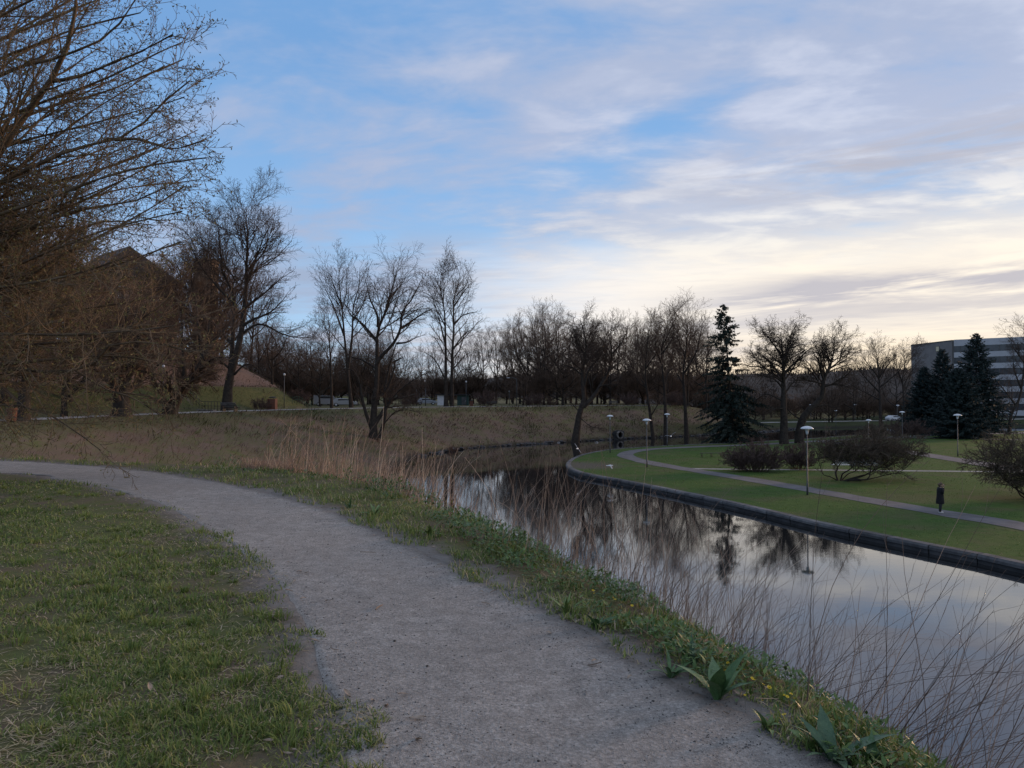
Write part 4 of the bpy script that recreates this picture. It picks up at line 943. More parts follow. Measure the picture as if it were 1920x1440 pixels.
plant_tree('spruce_tree', conifer(81, 20.6, 5.9, M['needle'], 0.95, 0.9, 420, (-1.4, 0), 0.03, 1.0, (0.3, 0.45, 0.45, 0.74)), (b[0], b[1], ZP), 'tall ragged dark spruce at the park point with gappy top')
for i, (px, py, top, wpx, lab) in enumerate([(1768, 815, 655, 96, 'slender pointed spruce, second of the dark group before the office block'), (1832, 818, 625, 124, 'tallest spruce of the dark group before the office block'),
                                             (1797, 822, 690, 118, 'broad lower spruce filling the middle of the dark group'), (1733, 814, 688, 90, 'leftmost low spruce of the dark group before the office block')]):
    b = at(px, py, ZP); h = (py - top) / FPX * b[1] ; r = wpx * .56 / FPX * b[1]
    plant_tree('spruce_tree', conifer(90 + i, h, r, M['needle_blue'], 0.10, 0.35, 430, (0, 0), 0.01, 0.8), (b[0], b[1], ZP), lab)

# ------------------------------------------------------------------ shrubs
def shrub(seed, w, h, nst, tw, k=(7, 7, 5), rmin=0.007, flat=False, dep=None, open_base=0.0, off=(0, 0)):
    rg = np.random.default_rng(seed); dep = dep or w; lim = []
    for i in range(nst):
        a = rg.uniform(0, 2 * math.pi); q = math.sqrt(rg.random())
        ex = math.cos(a) * q * w / 2 + off[0]; ey = math.sin(a) * q * dep / 2 + off[1]
        ez = h * math.sqrt(max(0.05, 1 - (q * 0.93) ** 2)) * rg.uniform(0.72, 1.0)
        if flat: ez = h * (0.70 + 0.30 * math.sqrt(max(0, 1 - q * q))) * rg.uniform(.85, 1.05) - 0.35 * h * (q > .8) * rg.random()
        bx = ex * 0.30 * (1 - open_base); by = ey * 0.30 * (1 - open_base)
        e = np.array([ex, ey, ez]); s = np.array([bx, by, -0.05])
        if flat: mid = np.array([ex * .58, ey * .58, ez * .36]) + rg.normal(0, .22, 3)
        else: mid = (s + e) / 2 + np.array([ex * .10, ey * .10, h * .10]) + rg.normal(0, .08, 3)
        lim.append(([s, s * .6 + mid * .4 + rg.normal(0, .12, 3) * flat, mid, mid * .5 + e * .5 + rg.normal(0, .16, 3) * flat, e] if flat else [s, mid, e], (0.055 if flat else 0.016) * rg.uniform(.7, 1.2), 0.006))
    ms = make_tree(seed, lim, [dict(k=k[0], ang=34, lr=0.34, seg=3, rmin=rmin * 1.3, rr=0.6, trop=0.0 if flat else .05, wig=0.14, t0=0.35 if flat else .15, n=3, lmin=.2), dict(k=k[1], ang=36, lr=0.5, seg=2, rmin=rmin, rr=0.6, trop=0.03, wig=0.16, n=3, lmin=.15), dict(k=k[2], ang=38, lr=0.55, seg=1, rmin=rmin * .85, rr=0.65, wig=0.18, n=3, lmin=.1)], M['bark'] if flat else M[tw], M[tw], flare=1.0, nside=5)
    return ms
def canopy_shrub(seed, c, rad, nmain, nsub, tw, k=(6, 5, 4), rmin=0.013, low=0.0):
    """multi-stemmed shrub: bare crooked stems carrying a wide twiggy canopy centred at c"""
    rg = np.random.default_rng(seed); lim = []; c = np.array(c, float); rad = np.array(rad, float)
    for i in range(nmain):
        a = i * 2.4 + rg.uniform(-.3, .3); q = rg.uniform(.45, .9)
        e = c + np.array([math.cos(a) * q, math.sin(a) * q, rg.uniform(-.5, .2)]) * rad
        s = np.array([math.cos(a) * .22, math.sin(a) * .22, -.05]); m = s * .55 + e * .45 + rg.normal(0, .22, 3) + np.array([math.cos(a) * .35, math.sin(a) * .25, -.2 * e[2]])
        lim.append(([s, s * .5 + m * .5 + rg.normal(0, .12, 3), m, m * .5 + e * .5 + rg.normal(0, .25, 3), e], rg.uniform(.05, .085), .012))
    base = [catmull(l[0], 20) for l in lim]
    for i in range(nsub):
        b = base[i % nmain]; s = b[rg.integers(9, 19)]
        d = unit(rg.normal(0, 1, 3)); q = rg.uniform(.62, 1.0); e = c + d * q * rad
        if e[2] < low + .25: e[2] = low + .25 + rg.random() * .4
        m = (s + e) / 2 + rg.normal(0, .16, 3) + np.array([0, 0, .12])
        lim.append(([s, m, e], .018, .006))
    return make_tree(seed, lim, [dict(k=k[0], ang=38, lr=0.30, seg=3, rmin=rmin * 1.2, rr=0.6, trop=.02, wig=0.16, t0=0.45, n=3, lmin=.3), dict(k=k[1], ang=38, lr=0.55, seg=2, rmin=rmin, rr=0.6, wig=0.18, n=3, lmin=.2), dict(k=k[2], ang=40, lr=0.6, seg=1, rmin=rmin * .85, rr=0.65, wig=0.18, n=3, lmin=.14)], M['bark'], M[tw], flare=1.0, nside=6)
def put_shrub(ms, px, py, lab, z=ZP, rz=0.0, sc=1.0, name='shrub'):
    b = at(px, py, z); r = empty(name, (b[0], b[1], z), rz, sc); link('stems', ms[0], r); link('twigs', ms[1], r); tag(r, lab, 'shrub'); return r
put_shrub(shrub(201, 6.8, 2.8, 100, 'shrubtwig', (6, 5, 3), 0.018, dep=4.5), 1418, 884, 'dense rounded leafless shrub beside the dark backless bench')
put_shrub(shrub(202, 3.8, 2.5, 50, 'shrubtwig', (6, 5, 4), 0.017), 1498, 880, 'small dense shrub behind the nearest park lamp')
put_shrub(canopy_shrub(203, (2.1, 0.3, 2.55), (4.8, 3.0, 1.15), 9, 105, 'shrubtwig_green', (6, 5, 3), 0.0155, 1.45), 1577, 901, 'wide flat-topped shrub with bare crooked stems in front of the white bench')
put_shrub(canopy_shrub(204, (0.3, 0.5, 2.5), (4.9, 4.0, 2.3), 10, 125, 'shrubtwig_green', (5, 5, 3), 0.0155, .5), 1950, 938, 'big twiggy shrub at the right edge of the lawn')
put_shrub(shrub(205, 9.0, 3.3, 60, 'shrubtwig', (6, 5, 3), 0.028, dep=6), 1703, 822, 'broad purple-brown shrub below the dark spruces')
put_shrub(shrub(206, 4.6, 2.9, 36, 'shrubtwig_green', (6, 5, 3), 0.018, True), 1642, 832, 'small spreading shrub behind the flat-topped one')
FB = shrub(207, 5.6, 3.4, 40, 'shrubtwig', (6, 5, 3), 0.026)
for px, dep, sc, lab in [(910, 136, 1.0, 'rounded bush on the far crest right of the pavilion'), (1002, 142, .85, 'grey bush on the far crest beside the stump'), (1265, 150, 1.0, 'low wide bush behind the trio of bare trees'), (560, 112, .7, 'scrubby bush at the foot of the grassy mound'), (490, 98, .55, 'low scrub beside the brown bin'),
                         (770, 140, .8, 'bush behind the old willow'), (1180, 152, .9, 'bush on the far crest behind the leaning tree')]:
    x = col_at(px, dep); r = empty('shrub', (x, dep, gz(x, dep) - .1), px, sc); link('stems', FB[0], r); link('twigs', FB[1], r); tag(r, lab, 'shrub')
for px, py, zz, sc, lab in [(850, 800, 3.2, .34, 'small bramble scrub on the far slope right of the old willow'), (935, 812, 2.2, .42, 'dark low scrub near the waterline left of the leaning tree'), (1010, 800, 3.0, .36, 'small scrub on the far slope left of the leaning tree'), (1185, 800, 2.5, .5, 'scrub on the far slope between the leaning tree and the trio'), (1320, 800, 2.0, .6, 'dark scrub at the end of the far bank beside the ragged spruce')]:
    p = at(px, py, zz); r = empty('shrub', (p[0], p[1], gz(p[0], p[1]) - .1), px, sc); link('stems', FB[0], r); link('twigs', FB[1], r); tag(r, lab, 'shrub')
b = None
def beech():
    x = col_at(1033, 141); ms = shrub(208, 2.6, 1.7, 24, 'twig_red', (5, 5, 3), 0.018); r = empty('shrub', (x, 141, gz(x, 141) - .05)); link('stems', ms[0], r); link('twigs', ms[1], r); tag(r, 'small russet bush on the far crest', 'shrub')
beech()
# ------------------------------------------------------------------ buildings
def office():
    a = atd(1709, 745, 242)[:2]; c = atd(1786, 745, 222)[:2]; e = c + (atd(1990, 745, 205)[:2] - c) * 1.6       # left corner, near corner, right end
    H0 = 0.9; top = 7 + (745 - 639) / FPX * 222
    root = empty('office_block', (c[0], c[1], H0)); tag(root, 'long office block with white and dark window bands behind the dark spruces', 'building')
    wall = pmat('office_wall', (0.17, 0.155, 0.15), (0.22, 0.20, 0.19), 0.5, 0.85); white = pmat('office_spandrel', (0.40, 0.40, 0.415), (0.47, 0.47, 0.485), 0.3, 0.6); roofm = pmat('office_roof', (0.10, 0.10, 0.10), None)
    glass = pmat('office_glass', (0.035, 0.040, 0.048), (0.06, 0.065, 0.075), 0.4, 0.15, spec=0.6); fr = pmat('office_mullion', (0.10, 0.095, 0.09), None)
    lo = np.array([c[0], c[1], H0])
    def slab(p, q, z0, z1, off, th, name, mat, parent=root):
        p = np.array(p); q = np.array(q); d = (q - p) / np.linalg.norm(q - p); n = np.array([d[1], -d[0]])
        if n[1] > 0: n = -n
        mb = MB(); A = p + n * off; B = q + n * off; C = B - n * th; D_ = A - n * th
        v = [(*(k - c), z) for z in (z0, z1) for k in (A, B, C, D_)]
        mb.add(v, [(3, 2, 1, 0), (4, 5, 6, 7), (0, 1, 5, 4), (1, 2, 6, 5), (2, 3, 7, 6), (3, 0, 4, 7)]); o = mb.build(name, mat, parent)
        bm = bmesh.new(); bm.from_mesh(o.data); bmesh.ops.recalc_face_normals(bm, faces=bm.faces); bm.to_mesh(o.data); bm.free(); return o
    T = top - H0
    slab(a, c, 0, T, 0, 16, 'side_wall', wall)
    slab(a, c, T + 0.003, T + 0.25, 0.15, 16.3, 'roof_edge', roofm)
    # small lit window high on the side wall, its light put into the pane colour
    u = (1757 - 1709) / 77.0; p = a + (c - a) * u; q = a + (c - a) * (u + 0.09); z = 7 + (745 - 660) / FPX * 230 - H0
    w = slab(p, q, z, z + 1.7, 0.06, 0.2, 'window', fr); lw = pmat('evening_window', (0.55, 0.46, 0.30), None, rough=0.3); slab(p + (q - p) * .12, q - (q - p) * .12, z + .15, z + 1.55, 0.09, 0.1, 'pane', lw, w)
    d = (e - c) / np.linalg.norm(e - c); cs = c + d * 0.5
    slab(c + d * 0.02, cs, 0, T + 0.1, 0.1, 3, 'corner_pier', fr)
    slab(cs + d * .02, e, 0, T + 0.2, -0.35, 18, 'core', roofm)
    fh = 3.35; z = T + 0.3; k = 0
    while z > 0.5:
        z1 = z; z0 = z - (1.9 if k == 0 else 1.5); slab(cs + d * .02, e, max(0, z0), z1, 0.15, 0.45, 'spandrel', white)
        wz1 = z0 - 0.004; wz0 = z0 - 1.85
        if wz0 < 0: break
        wb = slab(cs + d * .02, e, wz0 + .004, wz1, 0.0, 0.3, 'window_band', glass)
        L = np.linalg.norm(e - cs); 
        for s in np.arange(1.6, L, 3.2): slab(cs + d * s, cs + d * (s + .14), wz0 + .008, wz1 - .004, 0.06, 0.12, 'mullion', fr, wb)
        z = wz0; k += 1
office()
def brick_building():
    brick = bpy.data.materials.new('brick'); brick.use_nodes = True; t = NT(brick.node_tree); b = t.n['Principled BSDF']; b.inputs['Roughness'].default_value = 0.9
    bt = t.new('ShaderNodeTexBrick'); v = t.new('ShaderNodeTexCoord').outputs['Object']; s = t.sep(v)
    t.l.new(t.xyz(t.m('ADD', s[0], s[1]), s[2], 0.0), bt.inputs['Vector']); bt.inputs['Color1'].default_value = (0.50, 0.29, 0.17, 1); bt.inputs['Color2'].default_value = (0.42, 0.235, 0.135, 1); bt.inputs['Mortar'].default_value = (0.3, 0.22, 0.16, 1)  # paler orange than plain brick: low sunlight blocked by the trees, put into the colour
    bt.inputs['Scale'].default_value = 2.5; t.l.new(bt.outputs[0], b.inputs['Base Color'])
    roofm = pmat('dark_tiles', (0.050, 0.040, 0.036), (0.085, 0.068, 0.060), 3, 0.85); gl = pmat('old_glass', (0.03, 0.035, 0.045), None, rough=0.2, spec=0.5)
    dep = 122
    def P(px, py): return atd(px, py, dep)
    c = P(268, 560); zb = gz(c[0], dep); x0 = P(190, 0)[0]; x1 = P(338, 0)[0]; zt = P(0, 524)[2]; zr = P(0, 466)[2]
    root = empty('brick_building', (c[0], dep, zb), 0.85); tag(root, 'old brick building with dark gabled roof glimpsed through the branches', 'building')
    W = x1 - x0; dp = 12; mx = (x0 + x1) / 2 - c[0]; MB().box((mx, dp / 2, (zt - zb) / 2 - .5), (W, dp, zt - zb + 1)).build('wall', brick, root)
    h = zr - zt; mb = MB(); ov = .5
    v = [(mx - W / 2 - ov, -ov, zt - zb + .004), (mx + W / 2 + ov, -ov, zt - zb + .004), (mx - 1.6, -ov, zr - zb), (mx - W / 2 - ov, dp + ov, zt - zb + .004), (mx + W / 2 + ov, dp + ov, zt - zb + .004), (mx - 1.6, dp + ov, zr - zb)]
    mb.add(v, [(0, 1, 2), (5, 4, 3), (0, 2, 5, 3), (1, 4, 5, 2), (0, 3, 4, 1)]); mb.build('roof', roofm, root)
    for i in range(5):
        for r in range(2):
            wx = mx - W / 2 + W * (i + .5) / 5; wz = (zt - zb) - 2.4 - r * 3.6
            w = MB().box((wx, -.04, wz), (1.1, .2, 1.9)).build('window', M['white_paint'], root); MB().box((wx, -.12, wz), (.86, .1, 1.6)).build('pane', gl, w)
    # the square tower to its right
    tx0, tx1 = P(354, 0)[0], P(389, 0)[0]; tz = P(0, 484)[2]; dd = 126
    z0 = gz((tx0 + tx1) / 2, dd); r2 = empty('brick_tower', ((tx0 + tx1) / 2, dd, z0)); tag(r2, 'square sandy tower catching the low sun behind the tall forked tree', 'tower')
    sand = pmat('tower_stone', (0.24, 0.165, 0.105), (0.31, 0.22, 0.14), 1.5, 0.9, .3, 8); w = tx1 - tx0; MB().box((0, 0, (tz - z0) / 2 - .5), (w, w, tz - z0 + 1)).build('wall', sand, r2)
    MB().box((0, 0, tz - z0 + .18), (w + .4, w + .4, .35)).build('cornice', sand, r2)
    for sx in (-1, 1): 
        q = MB().box((sx * w * .22, -w / 2 - .02, tz - z0 - 1.6), (.55, .16, 1.3)).build('window', M['dark'], r2)
brick_building()
def pavilion():
    dep = 152; x = col_at(848, dep); z = gz(x, dep); r = empty('pavilion', (x, dep, z)); tag(r, 'low white pavilion with dark flat roof behind the tall bare tree', 'building')
    MB().box((-1.9, 0, 1.0), (1.9, 3, 2.0)).build('wall', M['white_paint'], r); MB().box((2.2, 0, 1.0), (2.2, 3, 2.0)).build('wall', pmat('green_board', (.03, .06, .055), None), r)
    MB().box((0.2, 0, 2.12), (6.8, 3.6, .22)).build('roof', M['dark'], r); d = MB().box((2.4, -1.53, .85), (.8, .06, 1.6)).build('door', M['concrete'], r); MB().box((2.7, -1.58, .85), (.05, .05, .16)).build('handle', M['lamp_cap'], d)
pavilion()
def car(px, dep, rz, col, label, name='parked_car', L=4.3, van=False):
    x = col_at(px, dep); z = gz(x, dep); r = empty(name, (x, dep, z), rz); tag(r, label, 'van' if van else 'car')
    m = pmat('car_paint', col, None, rough=.3, spec=.6); h = 1.95 if van else 1.45; w = 1.75
    prof = [(-L / 2, .35), (L / 2, .35), (L / 2, .75), (L * .46, .85), (L * .26, .95), (L * .10, h - .08), (-L * .30, h), (-L * .47, .98), (-L / 2, .85)] if not van else [(-L / 2, .35), (L / 2, .35), (L / 2, .9), (L * .40, 1.1), (L * .28, h - .1), (-L * .49, h), (-L / 2, h - .15)]
    mb = MB(); k = len(prof); v = [(p[0], s * w / 2 * (.86 if p[1] > 1.05 else 1), p[1]) for s in (-1, 1) for p in prof]
    mb.add(v, [tuple(range(k)), tuple(range(2 * k - 1, k - 1, -1))] + [(i, k + i, k + (i + 1) % k, (i + 1) % k) for i in range(k)]); b = mb.build('body', m, r, .04)
    bm = bmesh.new(); bm.from_mesh(b.data); bmesh.ops.recalc_face_normals(bm, faces=bm.faces); bm.to_mesh(b.data); bm.free()
    for s in (-1, 1):
        MB().box((-.02 * L, s * (w / 2 * .92 + .01), h - .33), (L * .42, .06, .34)).build('window', M['dark'], r)
        for q in (-1, 1):
            wh = MB(); wh.lathe([(.18, -.1), (.31, -.1), (.33, -.06), (.33, .06), (.31, .1), (.18, .1)], 16, axis='X'); o = wh.build('wheel', M['dark'], r); o.rotation_euler = (0, 0, math.pi / 2); o.location = (q * L * .31, s * (w / 2 - .08), .33)
            MB().lathe([(.02, -.02), (.18, -.02), (.18, .02), (.02, .02)], 12, (s * .10, 0, 0), 'X').build('rim', M['lamp_cap'], o)
car(612, 140, 0.25, (.17, .18, .20), 'white van parked behind the slim young tree', 'parked_van', 4.6, True)
car(646, 131, 0.1, (.28, .295, .31), 'white car parked left of the old willow')
car(800, 158, 0.1, (.25, .28, .32), 'grey car parked behind the far crest near two poles')
car(1677, 196, 0.2, (.50, .53, .56), 'pale car parked behind the broad purple-brown shrub')

# ------------------------------------------------------------------ lamps
def lamp_parts(h=4.45):
    mb = MB(); mb.tube([(0, 0, 0), (0, 0, .75), (0, 0, .78), (0, 0, h - .42)], [.065, .062, .046, .034], 10); post = mb.mesh('post', M['steel_dark'])
    mb = MB(); mb.lathe([(.05, h - .46), (.075, h - .43), (.10, h - .30), (.10, h - .26), (.05, h - .25)], 14); coll = mb.mesh('lamp_holder', M['lamp_cap'])
    mb = MB(); mb.lathe([(.085, h - .26), (.13, h - .20), (.15, h - .12), (.13, h - .06)], 14); gl = mb.mesh('lamp_glass', M['lamp_glass'])
    mb = MB(); mb.lathe([(.02, h - .05), (.30, h - .075), (.405, h - .10), (.42, h - .085), (.38, h - .03), (.26, h + .045), (.12, h + .085), (.03, h + .095)], 24); cap = mb.mesh('lamp_shade', M['lamp_cap'])
    return [('post', post), ('lamp_holder', coll), ('lamp_glass', gl), ('lamp_shade', cap)]
LPARTS = lamp_parts()
def lamp(p, label, sc=1.0):
    r = empty('park_lamp', tuple(p), random.uniform(0, 3), sc); tag(r, label, 'lamp', 'mushroom-capped park lamps')
    for n, me in LPARTS: link(n, me, r)
def lamp_px(px, top, base, label): 
    b = at(px, base, ZP); lamp(b, label, (base - top) / FPX * b[1] / 4.55)
lamp_px(1514, 799, 928, 'nearest mushroom lamp, standing by the park path left of the crooked shrub')
lamp_px(1213, 785, 876, 'mushroom lamp beside the bend of the park path')
lamp_px(1144, 778, 849, 'mushroom lamp nearest the tip of the park')
lamp_px(1251, 775, 836, 'mushroom lamp at the back water edge, behind the flying gull')
lamp_px(1692, 771, 826, 'mushroom lamp rising from the broad purple-brown shrub')
lamp_px(1796, 776, 856, 'mushroom lamp on the lawn in front of the dark spruces')
for px, top, dep, lab in [(1822, 761, 128, 'mushroom lamp head showing against the dark spruces'), (1628, 786, 96, 'mushroom lamp behind the small spreading shrub'), (1567, 769, 175, 'faint far mushroom lamp right of the leaning tree'), (1603, 758, 200, 'farthest mushroom lamp among the bare trees'), (1683, 759, 185, 'far mushroom lamp just left of the spruces'), (1520, 758, 190, 'far mushroom lamp behind the leaning tree')]:
    x = col_at(px, dep); zt = atd(px, top, dep)[2]; zg = ZP if inside(np.array([x]), np.array([dep * 1.0]), PARK)[0] else gz(x, dep); lamp((x, dep, zg), lab, max(.6, (zt - zg) / 4.55))
def pole(px, dep, top, label, kind):
    x = col_at(px, dep); z = gz(x, dep); h = atd(px, top, dep)[2] - z; r = empty('street_lamp' if kind != 'pole' else 'pole', (x, dep, z)); tag(r, label, 'street lamp' if kind != 'pole' else 'pole')
    m = M['steel_dark'] if kind == 'arm' else (M['steel_dark'] if kind != 'pole' else M['concrete'])
    if kind == 'arm':
        MB().tube([(0, 0, 0), (0, 0, h * .85), (-.15, 0, h * .96), (-.7, 0, h), (-1.3, 0, h - .02)], [.09, .06, .05, .045, .04], 8).build('post', m, r); MB().box((-1.6, 0, h - .04), (.6, .2, .1)).build('lamp_head', M['lamp_glass'], r, .03)
    elif kind == 'ball':
        MB().tube([(0, 0, 0), (0, 0, h - .35)], [.06, .04], 8).build('post', m, r); MB().lathe([(.03, h - .36), (.13, h - .28), (.17, h - .16), (.13, h - .04), (.03, h)], 12).build('lamp_globe', M['lamp_glass'], r)
    else: MB().tube([(0, 0, 0), (0, 0, h)], [.09, .06], 8).build('post', m, r)
pole(969, 140, 708, 'curved-arm street lamp on the far crest beside the bush', 'arm')
pole(874, 146, 714, 'slim street lamp right of the tallest bare tree', 'ball')
pole(533, 104, 700, 'thin dark lamp post beside the brown bin', 'ball')
pole(306, 84, 684, 'globe lamp seen beyond the leaning thick trunk', 'ball')
pole(798, 142, 728, 'pale pole behind the far crest, right of two', 'pole')
pole(781, 142, 730, 'pale pole behind the far crest, left of two', 'pole')
pole(955, 150, 732, 'slim dark lamp post behind the far bush', 'ball')

# ------------------------------------------------------------------ benches, bins, railings
def bench(loc, rz, L, label, mat, back=True, h=.45, sl=4):
    r = empty('bench', loc, rz); tag(r, label, 'bench')
    for i in range(sl): MB().box((0, -.2 + i * .45 / sl, h), (L, .45 / sl - .02, .04)).build('slat', mat, r, .006)
    if back:
        for i in range(3): MB().box((0, .27 + i * .035, h + .17 + i * .13), (L, .03, .105), 0, Matrix.Rotation(-.25, 3, 'X')).build('backrest_slat', mat, r, .006)
    for x in ((-L / 2 + .2, L / 2 - .2) if L < 2.6 else (-L / 2 + .2, 0, L / 2 - .2)):
        MB().tube([(x, -.18, h - .02), (x, -.2, 0)], .03, 6).build('leg', M['dark'], r); MB().tube([(x, .33, h + .5), (x, .22, h - .05), (x, .2, 0)] if back else [(x, .18, h - .02), (x, .2, 0)], .03, 6).build('leg', M['dark'], r)
bench(tuple(at(1334, 857, ZP)), .05, 2.6, 'dark backless bench on the lawn left of the rounded shrub', M['wood_dark'], False)
bench(tuple(at(1602, 882, ZP)), math.pi - .08, 4.0, 'long white bench behind the crooked stems of the flat-topped shrub', M['white_paint'], True, .5, 4)
for px, dep, rz, lab in [(922, 134, .1, 'dark bench on the far crest below the rounded bush'), (1150, 146, 0, 'dark bench on the far crest right of the leaning tree'), (1245 - 95, 162, 0, 'dark bench among the trees beyond the far crest')][:2]:
    x = col_at(px, dep); bench((x, dep, gz(x, dep)), rz, 1.8, lab, M['wood_dark'])
def picnic():
    dep = 84; x = col_at(430, dep); r = empty('picnic_bench', (x, dep, gz(x, dep)), -.25); tag(r, 'dark bench with slanted backrest by the foot of the tall forked tree', 'bench')
    for i in range(4): MB().box((0, -.25 + i * .13, .95 - i * .14), (1.9, .12, .04), 0, Matrix.Rotation(-.8, 3, 'X')).build('backrest_slat', M['concrete'], r)
    MB().box((.1, .45, .45), (2.2, .4, .05)).build('seat', M['wood_dark'], r)
    for s in (-.75, .75): MB().box((s, .1, .3), (.09, .6, .6)).build('leg', M['dark'], r)
picnic()
def bin_(px, dep, label, w=.55, h=1.0, round_=False):
    x = col_at(px, dep); r = empty('litter_bin', (x, dep, gz(x, dep))); tag(r, label, 'bin')
    mb = MB()
    if round_: mb.lathe([(w * .36, 0), (w * .42, .1), (w * .5, h * .8), (w * .52, h * .82), (w * .4, h * .84)], 14)
    else: mb.box((0, 0, h * .42), (w, w, h * .84))
    mb.build('body', M['rust_red'], r, .02); MB().lathe([(w * .5, h * .9), (w * .52, h * .93), (w * .3, h), (.02, h + .01)], 14).build('lid', M['dark'], r)
    MB().box((0, w * .45, h * .86), (.06, .06, .16)).build('bracket', M['dark'], r)
bin_(511, 99, 'tall brown bin beside the thin dark lamp post', 1.0, 1.7)
bin_(23, 50, 'terracotta round bin beside the dark straight trunk at the left', .62, 1.05, True)
bin_(884, 140, 'small orange bin on the far crest left of the rounded bush', .6, 1.1)
def railing(a, b, n, label, h=1.0, mat=None, kerb=False):
    a = np.array(a, float); b = np.array(b, float); mat = mat or M['dark']; za, zb = gz(*a), gz(*b)
    r = empty('railing', (a[0], a[1], za)); tag(r, label, 'railing'); d = b - a
    P = lambda u, z: (d[0] * u, d[1] * u, gz(*(a + d * u)) - za + z)
    for i in range(n): MB().tube([P(i / (n - 1), -.1), P(i / (n - 1), h)], .03, 5).build('post', mat, r)
    for z in (h, h * .55): MB().tube([P(u, z) for u in np.linspace(0, 1, 10)], .025, 5).build('rail', mat, r)
    if kerb:
        for i in range(n * 2): 
            u = (i + .5) / (n * 2); p = P(u, .02); ln = np.linalg.norm(d) / (n * 2); MB().box((p[0] - .5, p[1] - .4, p[2] + .05), (ln * .9, .35, .25), math.atan2(d[1], d[0])).build('kerb_stone', M['stone'], r)
railing((col_at(352, 92), 92), (col_at(414, 86), 86), 12, 'black railing with pale kerb stones beside the tall forked tree', 1.1, None, True)
railing((col_at(548, 108), 108), (col_at(584, 114), 114), 9, 'low green railing at the foot of the grassy mound', .9, pmat('green_rail', (.03, .07, .055), None))
# culvert mouth in the far bank
def culvert():
    b = at(1162, 822, .25); x, y = b[0], b[1] + .6; r = empty('culvert', (x, y, 0.2), 0.2); tag(r, 'round dark culvert mouth with stone ring in the far bank', 'culvert')
    mb = MB(); ring = []
    for k in range(18):
        th = 2 * math.pi * k / 18 
        o = MB().box((math.cos(th) * .46, -.2, .62 + math.sin(th) * .56), (.17, .9, .19), 0, Matrix.Rotation(-th, 3, 'Y')).build('ring_stone', M['stone'], r)
    MB().tube([(0, -.1, .62), (0, 2.2, .62)], .44, 16, cap=False).build('opening', M['dark'], r); MB().tube([(0, 2.15, .62), (0, 2.2, .62)], .5, 16).build('back_wall', M['dark'], r)
    for (cx, cz, w, h) in ((-.66, .5, .3, 1.5), (.66, .5, .3, 1.5), (0, 1.26, 1.01, .18), (0, -.1, 1.01, .3)): MB().box((cx, .25, cz), (w, .6, h)).build('headwall_stone', M['concrete_dark'], r, .02)
culvert()
# retaining edge stones along the far waterline
def edge_stones():
    sh = catmull(SHORE[15:22], 90)
    r = empty('shore_stones', (sh[0][0], sh[0][1], 0)); tag(r, 'dark wet stones and debris along the far waterline', 'stones')
    base = MB(); rg = random.Random(4); me = []
    for v in range(4):
        bm = bmesh.new(); bmesh.ops.create_icosphere(bm, subdivisions=1, radius=.32)
        for q in bm.verts: q.co *= rg.uniform(.7, 1.2); q.co.z *= .55
        m = bpy.data.meshes.new('stone'); bm.to_mesh(m); bm.free(); m.materials.append(M['concrete_dark']); me.append(m)
    for i, p in enumerate(sh):
        for q in range(2):
            o = link('stone', rg.choice(me), r); o.location = (p[0] + rg.uniform(-.6, .6) - sh[0][0], p[1] + rg.uniform(-.3, .5) - sh[0][1], rg.uniform(-.02, .14)); o.rotation_euler = (0, 0, rg.uniform(0, 6)); s = rg.uniform(.5, 1.6); o.scale = (s * 1.4, s, s)
edge_stones()

